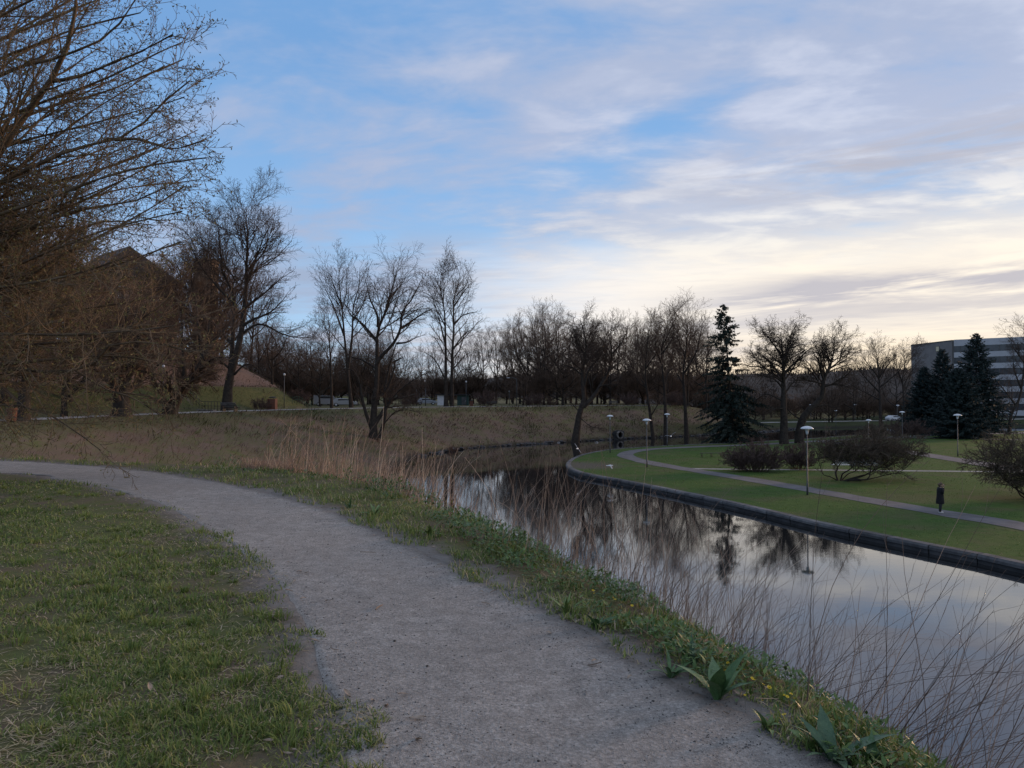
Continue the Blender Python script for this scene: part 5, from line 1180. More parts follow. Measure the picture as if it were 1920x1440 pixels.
# ------------------------------------------------------------------ person with a phone
def skin_body(name, verts, edges, radii, mat, parent, sub=2, root=0):
    me = bpy.data.meshes.new(name); me.from_pydata(verts, edges, []); o = link(name, me, parent); me.materials.append(mat)
    md = o.modifiers.new('skin', 'SKIN'); md.use_smooth_shade = True
    for i, rr in enumerate(radii):
        sv = me.skin_vertices[0].data[i]; sv.radius = (rr, rr) if not hasattr(rr, '__len__') else rr; sv.use_root = (i == root)
    s = o.modifiers.new('sub', 'SUBSURF'); s.levels = sub; s.render_levels = sub
    return o
def person():
    b = at(1763, 963, ZP); r = empty('person', (b[0], b[1], ZP + .02), -.05); tag(r, 'person in long black coat walking on the park path holding phone to face', 'person')
    sk = pmat('skin', (.50, .33, .25), None, rough=.6); coat = pmat('black_coat', (.010, .010, .012), (.018, .018, .020), 12, .85); tr = pmat('dark_trousers', (.030, .032, .034), (.045, .047, .05), 14, .9); hair = pmat('hair_brown', (.085, .060, .040), (.13, .095, .062), 30, .7); shoe = pmat('pale_shoe', (.48, .47, .46), None, rough=.6)
    # faces +X (to the right), near leg forward of the far one
    V = [(0, 0, .93), (.0, 0, 1.12), (.01, 0, 1.30), (.02, 0, 1.45), (.035, 0, 1.53), (.05, 0, 1.60), (.06, 0, 1.70),      # 0-6 spine, neck, head
         (.0, -.09, .88), (-.03, -.10, .50), (-.06, -.10, .10), (.06, -.10, .045),                                     # 7-10 near leg
         (.0, .09, .88), (.09, .09, .52), (.03, .09, .13), (.14, .09, .055),                                              # 11-14 far leg
         (.01, -.18, 1.42), (.03, -.25, 1.17), (.12, -.14, 1.44), (.13, -.11, 1.52),                                     # 15-18 near arm raised to the face
         (.01, .18, 1.42), (.02, .24, 1.14), (.14, .20, .93), (.18, .19, .86)]                                          # 19-22 far arm
    E = [(0, 1), (1, 2), (2, 3), (3, 4), (4, 5), (5, 6), (0, 7), (7, 8), (8, 9), (9, 10), (0, 11), (11, 12), (12, 13), (13, 14), (3, 15), (15, 16), (16, 17), (17, 18), (3, 19), (19, 20), (20, 21), (21, 22)]
    Rr = [.14, .13, .14, .12, .055, .075, .075, .09, .062, .042, .035, .09, .062, .042, .035, .06, .045, .034, .028, .06, .045, .034, .028]
    skin_body('body', V, E, Rr, sk, r)
    # head shape: skull, nose, ears, hair
    hd = MB(); hd.lathe([(.012, 1.485), (.055, 1.50), (.080, 1.55), (.092, 1.61), (.090, 1.67), (.070, 1.715), (.03, 1.735), (.006, 1.738)], 16, (.06, 0, 0)); 
    h = hd.build('head', sk, r); MB().tube([(.145, 0, 1.62), (.172, 0, 1.595), (.145, 0, 1.585)], [.012, .016, .010], 6).build('nose', sk, h)
    for s in (-1, 1): MB().tube([(.05, s * .09, 1.57), (.045, s * .10, 1.61), (.06, s * .092, 1.635)], [.012, .018, .01], 6).build('ear', sk, h); MB().lathe([(.003, -.008), (.011, 0), (.003, .008)], 8, (.142, s * .033, 1.625)).build('eye', M['dark'], h)
    MB().box((.147, 0, 1.553), (.012, .045, .009)).build('mouth', pmat('lips', (.35, .16, .14), None), h)
    hr = MB(); hr.lathe([(.098, 1.60), (.103, 1.65), (.094, 1.71), (.062, 1.75), (.02, 1.765), (.004, 1.767)], 16, (.042, 0, 0)); hr.tube([(-.03, 0, 1.70), (-.05, 0, 1.62), (-.03, 0, 1.54)], [.06, .075, .055], 10); hr.build('hair', hair, r)
    # hands with fingers
    for (c, up) in (((.135, -.10, 1.545), 1), ((.20, .185, .82), -1)):
        hv = [c, (c[0] + .01, c[1], c[2] + .045 * up)]; he = [(0, 1)]; hrad = [.028, .032]
        for k in range(4):
            y = c[1] - .03 + k * .02; l = (.060, .072, .070, .055)[k]; j = len(hv); hv += [(c[0] + .02, y, c[2] + (.055 + l * .5) * up), (c[0] + .035, y, c[2] + (.055 + l) * up)]; he += [(1, j), (j, j + 1)]; hrad += [.009, .008]
        j = len(hv); hv += [(c[0] + .035, c[1] - .03, c[2] + .03 * up), (c[0] + .05, c[1] - .035, c[2] + .06 * up)]; he += [(0, j), (j, j + 1)]; hrad += [.010, .009]
        skin_body('hand', hv, he, hrad, sk, r, 1)
    MB().box((.165, -.095, 1.60), (.016, .072, .15), 0, Matrix.Rotation(.25, 3, 'Y')).build('phone', M['dark'], r, .004)
    # coat: skirted body and sleeves
    cb = MB(); rings = [(.54, .215, .20, .0), (.62, .22, .205, .0), (.80, .20, .205, 0), (1.0, .175, .195, 0), (1.18, .165, .20, .0), (1.32, .165, .215, .005), (1.43, .13, .20, .01), (1.49, .085, .11, .02), (1.545, .085, .10, .025)]; vs = []; n = 20
    for z, rx, ry, ox in rings:
        for k in range(n):
            th = 2 * math.pi * k / n; wv = 1 + .04 * math.sin(5 * th + z * 3) * (1.5 - z); vs.append((ox + rx * wv * math.cos(th), ry * wv * math.sin(th), z))
    fs = [(i * n + k, i * n + (k + 1) % n, (i + 1) * n + (k + 1) % n, (i + 1) * n + k) for i in range(len(rings) - 1) for k in range(n)]; cb.add(vs, fs, True); cb.build('coat', coat, r)
    MB().tube([(.0, -.15, 1.44), (.01, -.22, 1.36), (.03, -.265, 1.16), (.08, -.20, 1.32), (.12, -.135, 1.46)], [.075, .078, .07, .062, .052], 12).build('sleeve', coat, r)
    MB().tube([(.0, .15, 1.44), (.01, .21, 1.34), (.02, .25, 1.14), (.12, .21, .97), (.16, .195, .90)], [.075, .078, .07, .062, .052], 12).build('sleeve', coat, r)
    MB().tube([(0, -.085, .90), (-.03, -.10, .50), (-.06, -.10, .10)], [.10, .082, .062], 12).build('trouser_leg', tr, r); MB().tube([(0, .085, .90), (.09, .09, .52), (.03, .09, .14)], [.10, .082, .062], 12).build('trouser_leg', tr, r)
    for (x, y, z) in ((-.06, -.10, 0), (.03, .09, .015)): MB().tube([(x - .06, y, z + .05), (x + .02, y, z + .06), (x + .12, y, z + .042), (x + .19, y, z + .035)], [.042, .052, .045, .028], 10).build('shoe', shoe, r)
person()

# ------------------------------------------------------------------ gulls
def gull(loc, rz, roll, wingup, label, sc=1.0, swim=False, pitch=0.0):
    r = empty('gull', tuple(loc), rz, sc); r.rotation_euler = (roll, pitch, rz); tag(r, label, 'gull', None)
    wm = pmat('gull_white', (.72, .73, .74), None, rough=.7); gm = pmat('gull_grey', (.36, .38, .41), None, rough=.7); bk = pmat('gull_beak', (.35, .16, .06), None)
    MB().lathe([(.004, -.26), (.03, -.22), (.06, -.10), (.07, .02), (.055, .12), (.035, .16), (.042, .20), (.036, .235), (.012, .26)], 12, axis='X').build('body', wm, r)
    MB().tube([(.255, 0, 0), (.285, 0, -.004), (.305, 0, -.012)], [.012, .009, .003], 6).build('beak', bk, r)
    mb = MB(); mb.add([(-.20, -.03, 0), (-.20, .03, 0), (-.34, .07, 0), (-.34, -.07, 0), (-.20, -.03, .012), (-.20, .03, .012), (-.34, .07, .006), (-.34, -.07, .006)], [(0, 1, 2, 3), (7, 6, 5, 4), (0, 4, 5, 1), (1, 5, 6, 2), (2, 6, 7, 3), (3, 7, 4, 0)]); mb.build('tail', wm, r)
    for s in (-1, 1):
        if swim: pts = [((.05, .05, .02), .10), ((-.08, .07, .03), .09), ((-.22, .05, .04), .05), ((-.32, .02, .05), .01)]
        else: pts = [((.05, .03, .02), .15), ((.08, .22, .02 + .10 * wingup), .14), ((.03, .42, .02 + .16 * wingup), .10), ((-.06, .56, .02 + .15 * wingup), .02)]
        v = []; 
        for (p, c) in pts: v += [(p[0], s * p[1], p[2]), (p[0] - c, s * p[1], p[2]), (p[0] - c * .4, s * p[1], p[2] + .018)] if not swim else [(p[0], s * (p[1] + .012), p[2] + c / 2), (p[0], s * (p[1] + .012), p[2] - c / 2), (p[0], s * (p[1] - .01), p[2])]
        f = []
        for i in range(3): 
            for k in range(3): f.append((i * 3 + k, i * 3 + (k + 1) % 3, i * 3 + 3 + (k + 1) % 3, i * 3 + 3 + k))
        f += [(0, 1, 2), (9, 11, 10)]; mb = MB(); mb.add(v, f, True); w = mb.build('wing', gm, r)
        bm = bmesh.new(); bm.from_mesh(w.data); bmesh.ops.recalc_face_normals(bm, faces=bm.faces); bm.to_mesh(w.data); bm.free()
gull(atd(1083, 841, 72), 1.2, .95, .2, 'white gull banking low over the water near the park tip')
gull(atd(1144, 873, 62), .3, .15, -1.0, 'gull with drooped wings flying before the lawn tip')
gull(atd(1258, 818, 70), 1.3, -.35, 1.2, 'gull with raised wings flying in front of the far water')
gull(at(1119, 829, .06), .2, 0, 0, 'white gull floating on the far water, right of two', .9, True)
gull(at(1047, 829.5, .06), 2.9, 0, 0, 'white gull floating on the far water, left of two', .9, True)
# ------------------------------------------------------------------ grass, leaves, stems near the path
def blades(pos, h, w, lean, az, seed, curl=0.4):
    """each blade: 2 quads narrowing to a tip -> verts, quads, n per blade"""
    n = len(pos); d = np.stack([np.cos(az), np.sin(az), np.zeros(n)], 1); s = np.stack([-np.sin(az), np.cos(az), np.zeros(n)], 1)
    rg = np.random.default_rng(seed); tw = rg.uniform(-.6, .6, n); s = unit(s * np.cos(tw)[:, None] + d * np.sin(tw)[:, None])
    up = np.array([0, 0, 1.0])
    m = pos + up * (h * .55 * np.cos(lean))[:, None] + d * (h * .55 * np.sin(lean))[:, None]
    l2 = lean + curl * rg.uniform(.3, 1.6, n)
    e = m + up * (h * .45 * np.cos(l2))[:, None] + d * (h * .45 * np.sin(l2))[:, None]
    W = w[:, None]
    V = np.stack([pos - s * W, pos + s * W, m + s * W * .8, m - s * W * .8, e], 1).reshape(-1, 3)
    q = np.arange(n)[:, None] * 5; F = np.vstack([q + [0, 1, 2], q + [0, 2, 3], q + [3, 2, 4]])
    return V, F
grassm = tintmat('grass_blade', [(0.0, (0.056, 0.098, 0.022)), (0.30, (0.135, 0.195, 0.046)), (0.52, (0.255, 0.285, 0.090)), (0.66, (0.31, 0.28, 0.13)), (0.80, (0.40, 0.315, 0.195)), (1.0, (0.54, 0.44, 0.32))], 0.6, 0.25, 0.3)
def polar(n, r0, r1, a0, a1, rg, p=1.0):
    r = r0 * (r1 / r0) ** (rg.random(n) ** p); a = np.radians(rg.uniform(a0, a1, n)); return np.sin(a) * r, np.cos(a) * r
def lawn():
    rg = np.random.default_rng(301)
    X, Y = polar(430000, 2.3, 26, -52, 20, rg)
    # left of the path's left edge, with a ragged fringe creeping on to the gravel
    region = np.vstack([LPs[8:], [(-80, 60), (-80, -10), (-0.2, -10)]])
    jx = X - .05 + vnoise(X, Y, .42, 31) * .26 + vnoise(X, Y, .13, 32) * .10; jy = Y
    keep = inside(jx, jy, region)
    X, Y = X[keep], Y[keep]
    ed = pdist(X, Y, LPs[8:200])
    cl = vnoise(X, Y, .55, 33) * .6 + vnoise(X, Y, .20, 34) * .5 + vnoise(X, Y, 1.7, 35) * .5
    pr = np.clip(.40 + cl * 1.45, .04, 1) * np.clip(.55 + ed * .9, 0, 1)
    k = rg.random(len(X)) < pr; X, Y, cl, ed = X[k], Y[k], cl[k], ed[k]
    r = np.hypot(X, Y); n = len(X)
    tall = np.clip(.5 + cl, .15, 1.5)
    h = rg.uniform(.018, .050, n) * (0.65 + tall * .75) * (1 + .02 * r); w = rg.uniform(.0014, .0030, n) * (1 + .12 * r)
    dry = vnoise(X, Y, .9, 36) * .5 + vnoise(X, Y, .25, 37) * .5
    tint = np.clip(.33 + vnoise(X, Y, 1.2, 47) * .12 + rg.normal(0, .16, n) + (rg.random(n) < .32 + .55 * np.clip(dry, 0, 1)) * rg.uniform(.2, .55, n) - .12 * tall, 0, 1)
    lean = rg.uniform(.15, 1.25, n); lean = np.where(tint > .62, rg.uniform(.9, 1.5, n), lean)
    h = np.where(tint > .62, h * 1.15, h)
    V, F = blades(np.stack([X, Y, height(X, Y) - .004], 1), h, w, lean, rg.uniform(0, 6.28, n), 302)
    o = link('lawn_grass', npmesh('lawn_grass', V, F, grassm, False, np.repeat(tint, 5))); tag(o, 'short matted grass with dry blades left of the path', 'grass', kind='stuff')
    # dry thatch lying flat between the blades
    X, Y = polar(90000, 2.3, 20, -52, 10, rg); k = inside(X - .02 + vnoise(X, Y, .42, 31) * .22, Y, region); X, Y = X[k], Y[k]
    k = rg.random(len(X)) < np.clip(.35 + vnoise(X, Y, .7, 38) * .8 + vnoise(X, Y, .25, 39) * .3, .05, 1); X, Y = X[k], Y[k]; n = len(X); r = np.hypot(X, Y)
    V, F = blades(np.stack([X, Y, height(X, Y) + rg.uniform(.002, .016, n)], 1), rg.uniform(.03, .10, n), rg.uniform(.0010, .0022, n) * (1 + .12 * r), rg.uniform(1.25, 1.6, n), rg.uniform(0, 6.28, n), 304, .15)
    o = link('dry_thatch', npmesh('dry_thatch', V, F, grassm, False, np.repeat(np.clip(rg.normal(.78, .14, n), .4, 1), 5))); tag(o, 'dry straw thatch lying between the blades of the lawn', 'straw', kind='stuff')
    # taller tufts
    nt = 420; X, Y = polar(nt, 2.6, 17, -50, 0, rg); k = inside(X, Y, region) & (pdist(X, Y, LPs[8:200]) > .12); X, Y = X[k], Y[k]; nt = len(X)
    m = 55; id_ = np.repeat(np.arange(nt), m); n = nt * m; rad = rg.uniform(.03, .11, nt)[id_] * np.sqrt(rg.random(n)); a = rg.uniform(0, 6.28, n)
    x = X[id_] + np.cos(a) * rad; y = Y[id_] + np.sin(a) * rad; hh = rg.uniform(.05, .11, nt)[id_] * rg.uniform(.6, 1.2, n); ti = np.clip(rg.uniform(.15, .5, nt)[id_] + rg.normal(0, .08, n), 0, 1)
    V, F = blades(np.stack([x, y, height(x, y) - .01], 1), hh, rg.uniform(.0015, .003, n) * (1 + .08 * np.hypot(x, y)), rg.uniform(.05, .8, n), a + rg.normal(0, .5, n), 303, .7)
    o = link('grass_tufts', npmesh('grass_tufts', V, F, grassm, False, np.repeat(ti, 5))); tag(o, 'taller dark green tufts in the lawn', 'grass', kind='stuff')
lawn()
def verge():
    rg = np.random.default_rng(311)
    # strip between the path's right edge and the slope, and a little down the slope
    e = catmull(TOP[2:15], 400); s = RPs
    n = 420000
    X, Y = polar(n, 2.4, 24, -50, 45, rg)
    jx = X + .03 + vnoise(X, Y, .4, 41) * .22 + vnoise(X, Y, .13, 42) * .08
    near = np.vstack([RPs[8:230], catmull(TOP[2:16], 200)[::-1]])
    strip = inside(jx, Y, near); dt = pdist(X, Y, TOP[2:16]); down = inside(X, Y, TOPC) & (dt < 1.8)
    k = (strip | (down & (rg.random(n) < .75))); X, Y = X[k], Y[k]; n = len(X)
    cl = vnoise(X, Y, .45, 43) * .6 + vnoise(X, Y, .16, 44) * .4; k = rg.random(n) < np.clip(.55 + cl, .08, 1); X, Y, cl = X[k], Y[k], cl[k]; n = len(X); r = np.hypot(X, Y)
    h = rg.uniform(.025, .085, n) * np.clip(1 + cl * 1.1, .35, 2.2) * (1 + .025 * r); ti = np.clip(.30 + vnoise(X, Y, .8, 48) * .14 + rg.normal(0, .13, n) + (rg.random(n) < .22) * .42, 0, 1)
    V, F = blades(np.stack([X, Y, height(X, Y) - .006], 1), h, rg.uniform(.0016, .0034, n) * (1 + .09 * r), rg.uniform(.1, 1.2, n), rg.uniform(0, 6.28, n), 312, .6)
    o = link('verge_grass', npmesh('verge_grass', V, F, grassm, False, np.repeat(ti, 5))); tag(o, 'green grass fringe between the path and the steep bank', 'grass', kind='stuff')
    # low leafy herbs: heart-shaped leaves on the rim
    leafm = tintmat('herb_leaf', [(0, (0.026, 0.060, 0.016)), (.5, (0.070, 0.138, 0.032)), (.85, (0.14, 0.21, 0.05)), (1, (0.22, 0.22, 0.085))], .45, .4, .2)
    n = 480000; X, Y = polar(n, 2.4, 24, -50, 45, rg); dt = pdist(X, Y, TOP[2:16]); it = inside(X, Y, TOPC)
    band = (~it & (dt < .42)) | (it & (dt < 1.1)); pn = vnoise(X, Y, .5, 45) * .7 + vnoise(X, Y, 1.3, 46) * .5
    k = band & (rg.random(n) < np.clip(.30 + pn * .9, .02, 1)) & ~on_path(X + .05, Y); X, Y, pn = X[k], Y[k], pn[k]; n = len(X); r = np.hypot(X, Y)
    z = height(X, Y) + rg.uniform(.005, .10, n) * np.clip(1 + pn * 1.3, .3, 2.2) * (r < 14) + rg.uniform(.0, .24, n) * (r >= 9) * np.clip(.25 + vnoise(X, Y, 1.1, 49) * 1.2, 0, 1)
    sz = rg.uniform(.006, .019, n) * (1 + .06 * r); az = rg.uniform(0, 6.28, n); tl = rg.uniform(-.2, 1.0, n)
    d = np.stack([np.cos(az) * np.cos(tl), np.sin(az) * np.cos(tl), np.sin(tl)], 1); s_ = np.stack([-np.sin(az), np.cos(az), np.zeros(n)], 1); c = np.stack([X, Y, z], 1); up = np.cross(d, s_)
    S = sz[:, None]
    V = np.stack([c, c + d * S * 1.0 + s_ * S * .50 + up * S * .18, c + d * S * 2.7, c + d * S * 1.0 - s_ * S * .50 + up * S * .18], 1).reshape(-1, 3)
    q = np.arange(n)[:, None] * 4; F = np.vstack([q + [0, 1, 2], q + [0, 2, 3]])
    o = link('ground_herbs', npmesh('ground_herbs', V, F, leafm, True, np.repeat(np.clip(rg.normal(.45, .22, n), 0, 1), 4))); tag(o, 'low leafy herbs along the rim of the bank', 'herbs', kind='stuff')
verge()
# ---- dry stems standing on the near bank
stemm = tintmat('dry_stem', [(0, (0.055, 0.043, 0.038)), (.35, (0.15, 0.108, 0.088)), (.7, (0.33, 0.235, 0.175)), (1, (0.50, 0.41, 0.32))], .8, .2)
def stems(name, label, X, Y, H, lean_dir, lean, rad, rg, tints, seg=7, bend=.5, twigs=False, sides=3):
    n = len(X); z = height(X, Y) - .03; P = np.zeros((n, seg + 1, 3)); p = np.stack([X, Y, z], 1); P[:, 0] = p
    d = unit(np.stack([np.cos(lean_dir) * np.sin(lean), np.sin(lean_dir) * np.sin(lean), np.cos(lean)], 1)); bd = np.stack([np.cos(lean_dir), np.sin(lean_dir), np.full(n, -.25)], 1) * (bend * rg.uniform(-.25, 1.2, n) / seg)[:, None]
    for i in range(seg): d = unit(d + bd + rg.normal(0, .035, (n, 3))); p = p + d * (H / seg)[:, None]; P[:, i + 1] = p
    RR = rad[:, None] * np.linspace(1, .35, seg + 1)[None]
    Vs, Fs = tubes(P, RR, sides); ti = np.repeat(tints, (seg + 1) * sides); Vl = [Vs]; Fl = [Fs]; Tl = [ti]
    if twigs:
        par = dict(P=P, R=RR, L=H); ch = grow_level(rg, par, dict(k=2.4, ang=32, angv=12, lr=.30, seg=4, rmin=.0009, rr=.55, wig=.12, t0=.3, tip=.4))
        v, f = tubes(ch['P'], ch['R'], 3); Vl.append(v); Fl.append(f + len(Vs)); Tl.append(np.full(len(v), .4))
    o = link(name, npmesh(name, np.vstack(Vl), np.vstack(Fl), stemm, False, np.concatenate(Tl))); tag(o, label, 'dry stems', kind='stuff'); return o
def reeds():
    rg = np.random.default_rng(321)
    # sample along the rim, s = stretch of the rim, q = metres down the slope
    def along(px_lo, px_hi, n, q0, q1):
        e = catmull(TOP[2:16], 900); pxs = 960 + FPX * e[:, 0] / np.maximum(e[:, 1], .1); ok = (pxs > px_lo) & (pxs < px_hi) & (e[:, 1] > 2.2); idx = np.where(ok)[0]
        i = rg.choice(idx[:-1], n); T = np.gradient(e, axis=0)[i]; T = T / np.linalg.norm(T, axis=1)[:, None]; N = np.stack([T[:, 1], -T[:, 0]], 1)     # towards the water
        q = rg.uniform(q0, q1, n)[:, None]; p = e[i] + N * q + rg.normal(0, .1, (n, 2)); return p[:, 0], p[:, 1], N
    # 1 thick straw grass, 480..760 px
    X, Y, N = along(-30, 540, 2600, .05, 2.2); n = len(X)
    stems('dry_reeds', 'straw-coloured dry grass along the rim of the bank at far left', X, Y, rg.uniform(.35, .95, n) * np.clip(.75 + vnoise(X, Y, 1.5, 52) * .7, .35, 1.5), rg.uniform(0, 6.28, n), rg.uniform(0, .35, n), rg.uniform(.0045, .008, n), rg, np.clip(rg.normal(.66, .2, n), 0, 1), 3, .6)
    X, Y, N = along(480, 725, 800, .05, 1.7); n = len(X); nm = np.clip(rg.normal(0, 1, n), -2, 2)
    stems('dry_reeds', 'thick clump of pale dry reeds where the bank meets the water', X, Y, rg.uniform(.45, 1.35, n) * np.where(vnoise(X, Y, .7, 51) > .0, 1.12, .7), rg.normal(.3, 1.2, n), np.abs(rg.normal(.12, .16, n)), rg.uniform(.0045, .008, n), rg, np.clip(rg.normal(.70, .2, n), 0, 1), 6, .7)
    X, Y, N = along(725, 930, 46, .0, 1.4); n = len(X)
    stems('dry_reeds', 'sparse tall dry stems in front of the bright strip of water', X, Y, rg.uniform(.4, 1.25, n), rg.normal(.2, 1.0, n), np.abs(rg.normal(.16, .16, n)), rg.uniform(.003, .0052, n), rg, np.clip(rg.normal(.62, .18, n), 0, 1), 7, .7, True)
    X, Y, N = along(930, 1190, 300, .0, 1.6); n = len(X)
    stems('dry_reeds', 'reddish dry stems rising in front of the mirrored trees', X, Y, rg.uniform(.35, 1.3, n), rg.normal(.2, 1.0, n), np.abs(rg.normal(.16, .16, n)), rg.uniform(.0022, .0042, n), rg, np.clip(rg.normal(.58, .17, n), 0, 1), 7, .7, True)
    X, Y, N = along(1170, 1480, 270, .0, 1.6); n = len(X)
    stems('dry_reeds', 'tangle of thin bare stems over the water right of the herbs', X, Y, rg.uniform(.3, 1.1, n), rg.normal(.35, .8, n), np.abs(rg.normal(.30, .28, n)), rg.uniform(.0014, .0027, n), rg, np.clip(rg.normal(.48, .2, n), 0, 1), 8, .8, True)
    X, Y, N = along(1470, 1800, 170, .0, 1.2); n = len(X)
    stems('dry_reeds', 'long curved bare stems leaning over the water at lower right', X, Y, rg.uniform(.35, 1.6, n), rg.normal(.15, .5, n), np.abs(rg.normal(.60, .42, n)), rg.uniform(.0012, .0030, n), rg, np.clip(rg.normal(.28, .15, n), 0, 1), 9, .6, True, 4)
    # fallen straw on the rim
    X, Y, N = along(500, 1800, 1900, -.3, 1.0); n = len(X)
    stems('fallen_straw', 'flattened straw lying on the rim of the bank', X, Y, rg.uniform(.12, .4, n), rg.uniform(0, 6.28, n), rg.uniform(1.2, 1.62, n), rg.uniform(.0012, .0026, n), rg, np.clip(rg.normal(.75, .15, n), 0, 1), 3, .2)
reeds()
# ---- dry grass on the far slopes
def far_tufts():
    rg = np.random.default_rng(331); n = 150000
    n = 320000; X = rg.uniform(-60, 60, n); Y = rg.uniform(24, 165, n); it = (inside(X, Y, TOPC) & ~inside(X, Y, SHOREC)) | (inside(X, Y, MOUND1) & (rg.random(n) < .5)); pk = inside(X, Y, PARK)
    k = it & ~pk; X, Y = X[k], Y[k]; cl = vnoise(X, Y, 3.0, 61) * .6 + vnoise(X, Y, 1.0, 62) * .4; k = rg.random(len(X)) < np.clip(.55 + cl * .8, .1, 1); X, Y, cl = X[k], Y[k], cl[k]; n = len(X)
    ti = np.clip(.68 + rg.normal(0, .20, n) - .50 * (vnoise(X, Y, 4.5, 63) + vnoise(X, Y, 1.6, 67) * .6 + .25 * (X < -14) > .55), .28, 1)
    # blades lie downhill
    g = 0.3; gx = (height(X + g, Y) - height(X - g, Y)); gy = (height(X, Y + g) - height(X, Y - g)); az = np.arctan2(-gy, -gx) + rg.normal(0, .6, n)
    V, F = blades(np.stack([X, Y, height(X, Y) - .03], 1), rg.uniform(.25, .75, n), rg.uniform(.009, .024, n) * np.clip(Y / 70, .6, 1.8), rg.uniform(.5, 1.25, n), az, 332, .4)
    o = link('bank_grass', npmesh('bank_grass', V, F, farg, False, np.repeat(ti, 5))); tag(o, 'dry brown grass lying on the slope of the far bank', 'grass', kind='stuff')
farg = tintmat('bank_grass', [(0.0, (0.035, 0.050, 0.016)), (0.30, (0.070, 0.088, 0.028)), (0.5, (0.074, 0.053, 0.042)), (0.75, (0.155, 0.104, 0.083)), (1.0, (0.28, 0.195, 0.158))], 0.9, 0.1)
far_tufts()
def park_tufts():
    rg = np.random.default_rng(335); n = 100000
    X, Y = polar(n, 26, 110, 2, 40, rg); k = inside(X, Y, PARK); X, Y = X[k], Y[k]
    for o in bpy.data.objects:
        pass
    bad = np.zeros(len(X), bool)
    for c, w in PATHS_PARK: bad |= pdist(X, Y, c) < w / 2
    X, Y = X[~bad], Y[~bad]; k = rg.random(len(X)) < np.clip(.5 + vnoise(X, Y, 1.4, 64) * .6 + vnoise(X, Y, .5, 65) * .3, .1, 1); X, Y = X[k], Y[k]; n = len(X)
    ti = np.clip(.10 + vnoise(X, Y, 2.6, 66) * .08 + rg.normal(0, .11, n) + (rg.random(n) < .09) * .25, 0, 1)
    V, F = blades(np.stack([X, Y, np.full(n, ZP - .01)], 1), rg.uniform(.03, .07, n) * (1 + Y / 160), rg.uniform(.008, .015, n) * (Y / 40), rg.uniform(.2, 1.2, n), rg.uniform(0, 6.28, n), 336)
    o = link('park_grass', npmesh('park_grass', V, F, grassm, False, np.repeat(ti, 5))); tag(o, 'short grass of the park lawn across the water', 'grass', kind='stuff')
PATHS_PARK = [(catmull(main, 200), 3.0), (P2([(1268, 878), (1340, 879.5), (1500, 881), (1650, 882.5), (1815, 884), (1990, 886)]), 1.1), (P2([(1530, 826.5), (1600, 834), (1690, 846), (1760, 857), (1820, 866), (1930, 884)]), 3.2), (P2([(1650, 822), (1700, 821), (1755, 821.5), (1830, 823), (1960, 826)]), 2.8)]
park_tufts()
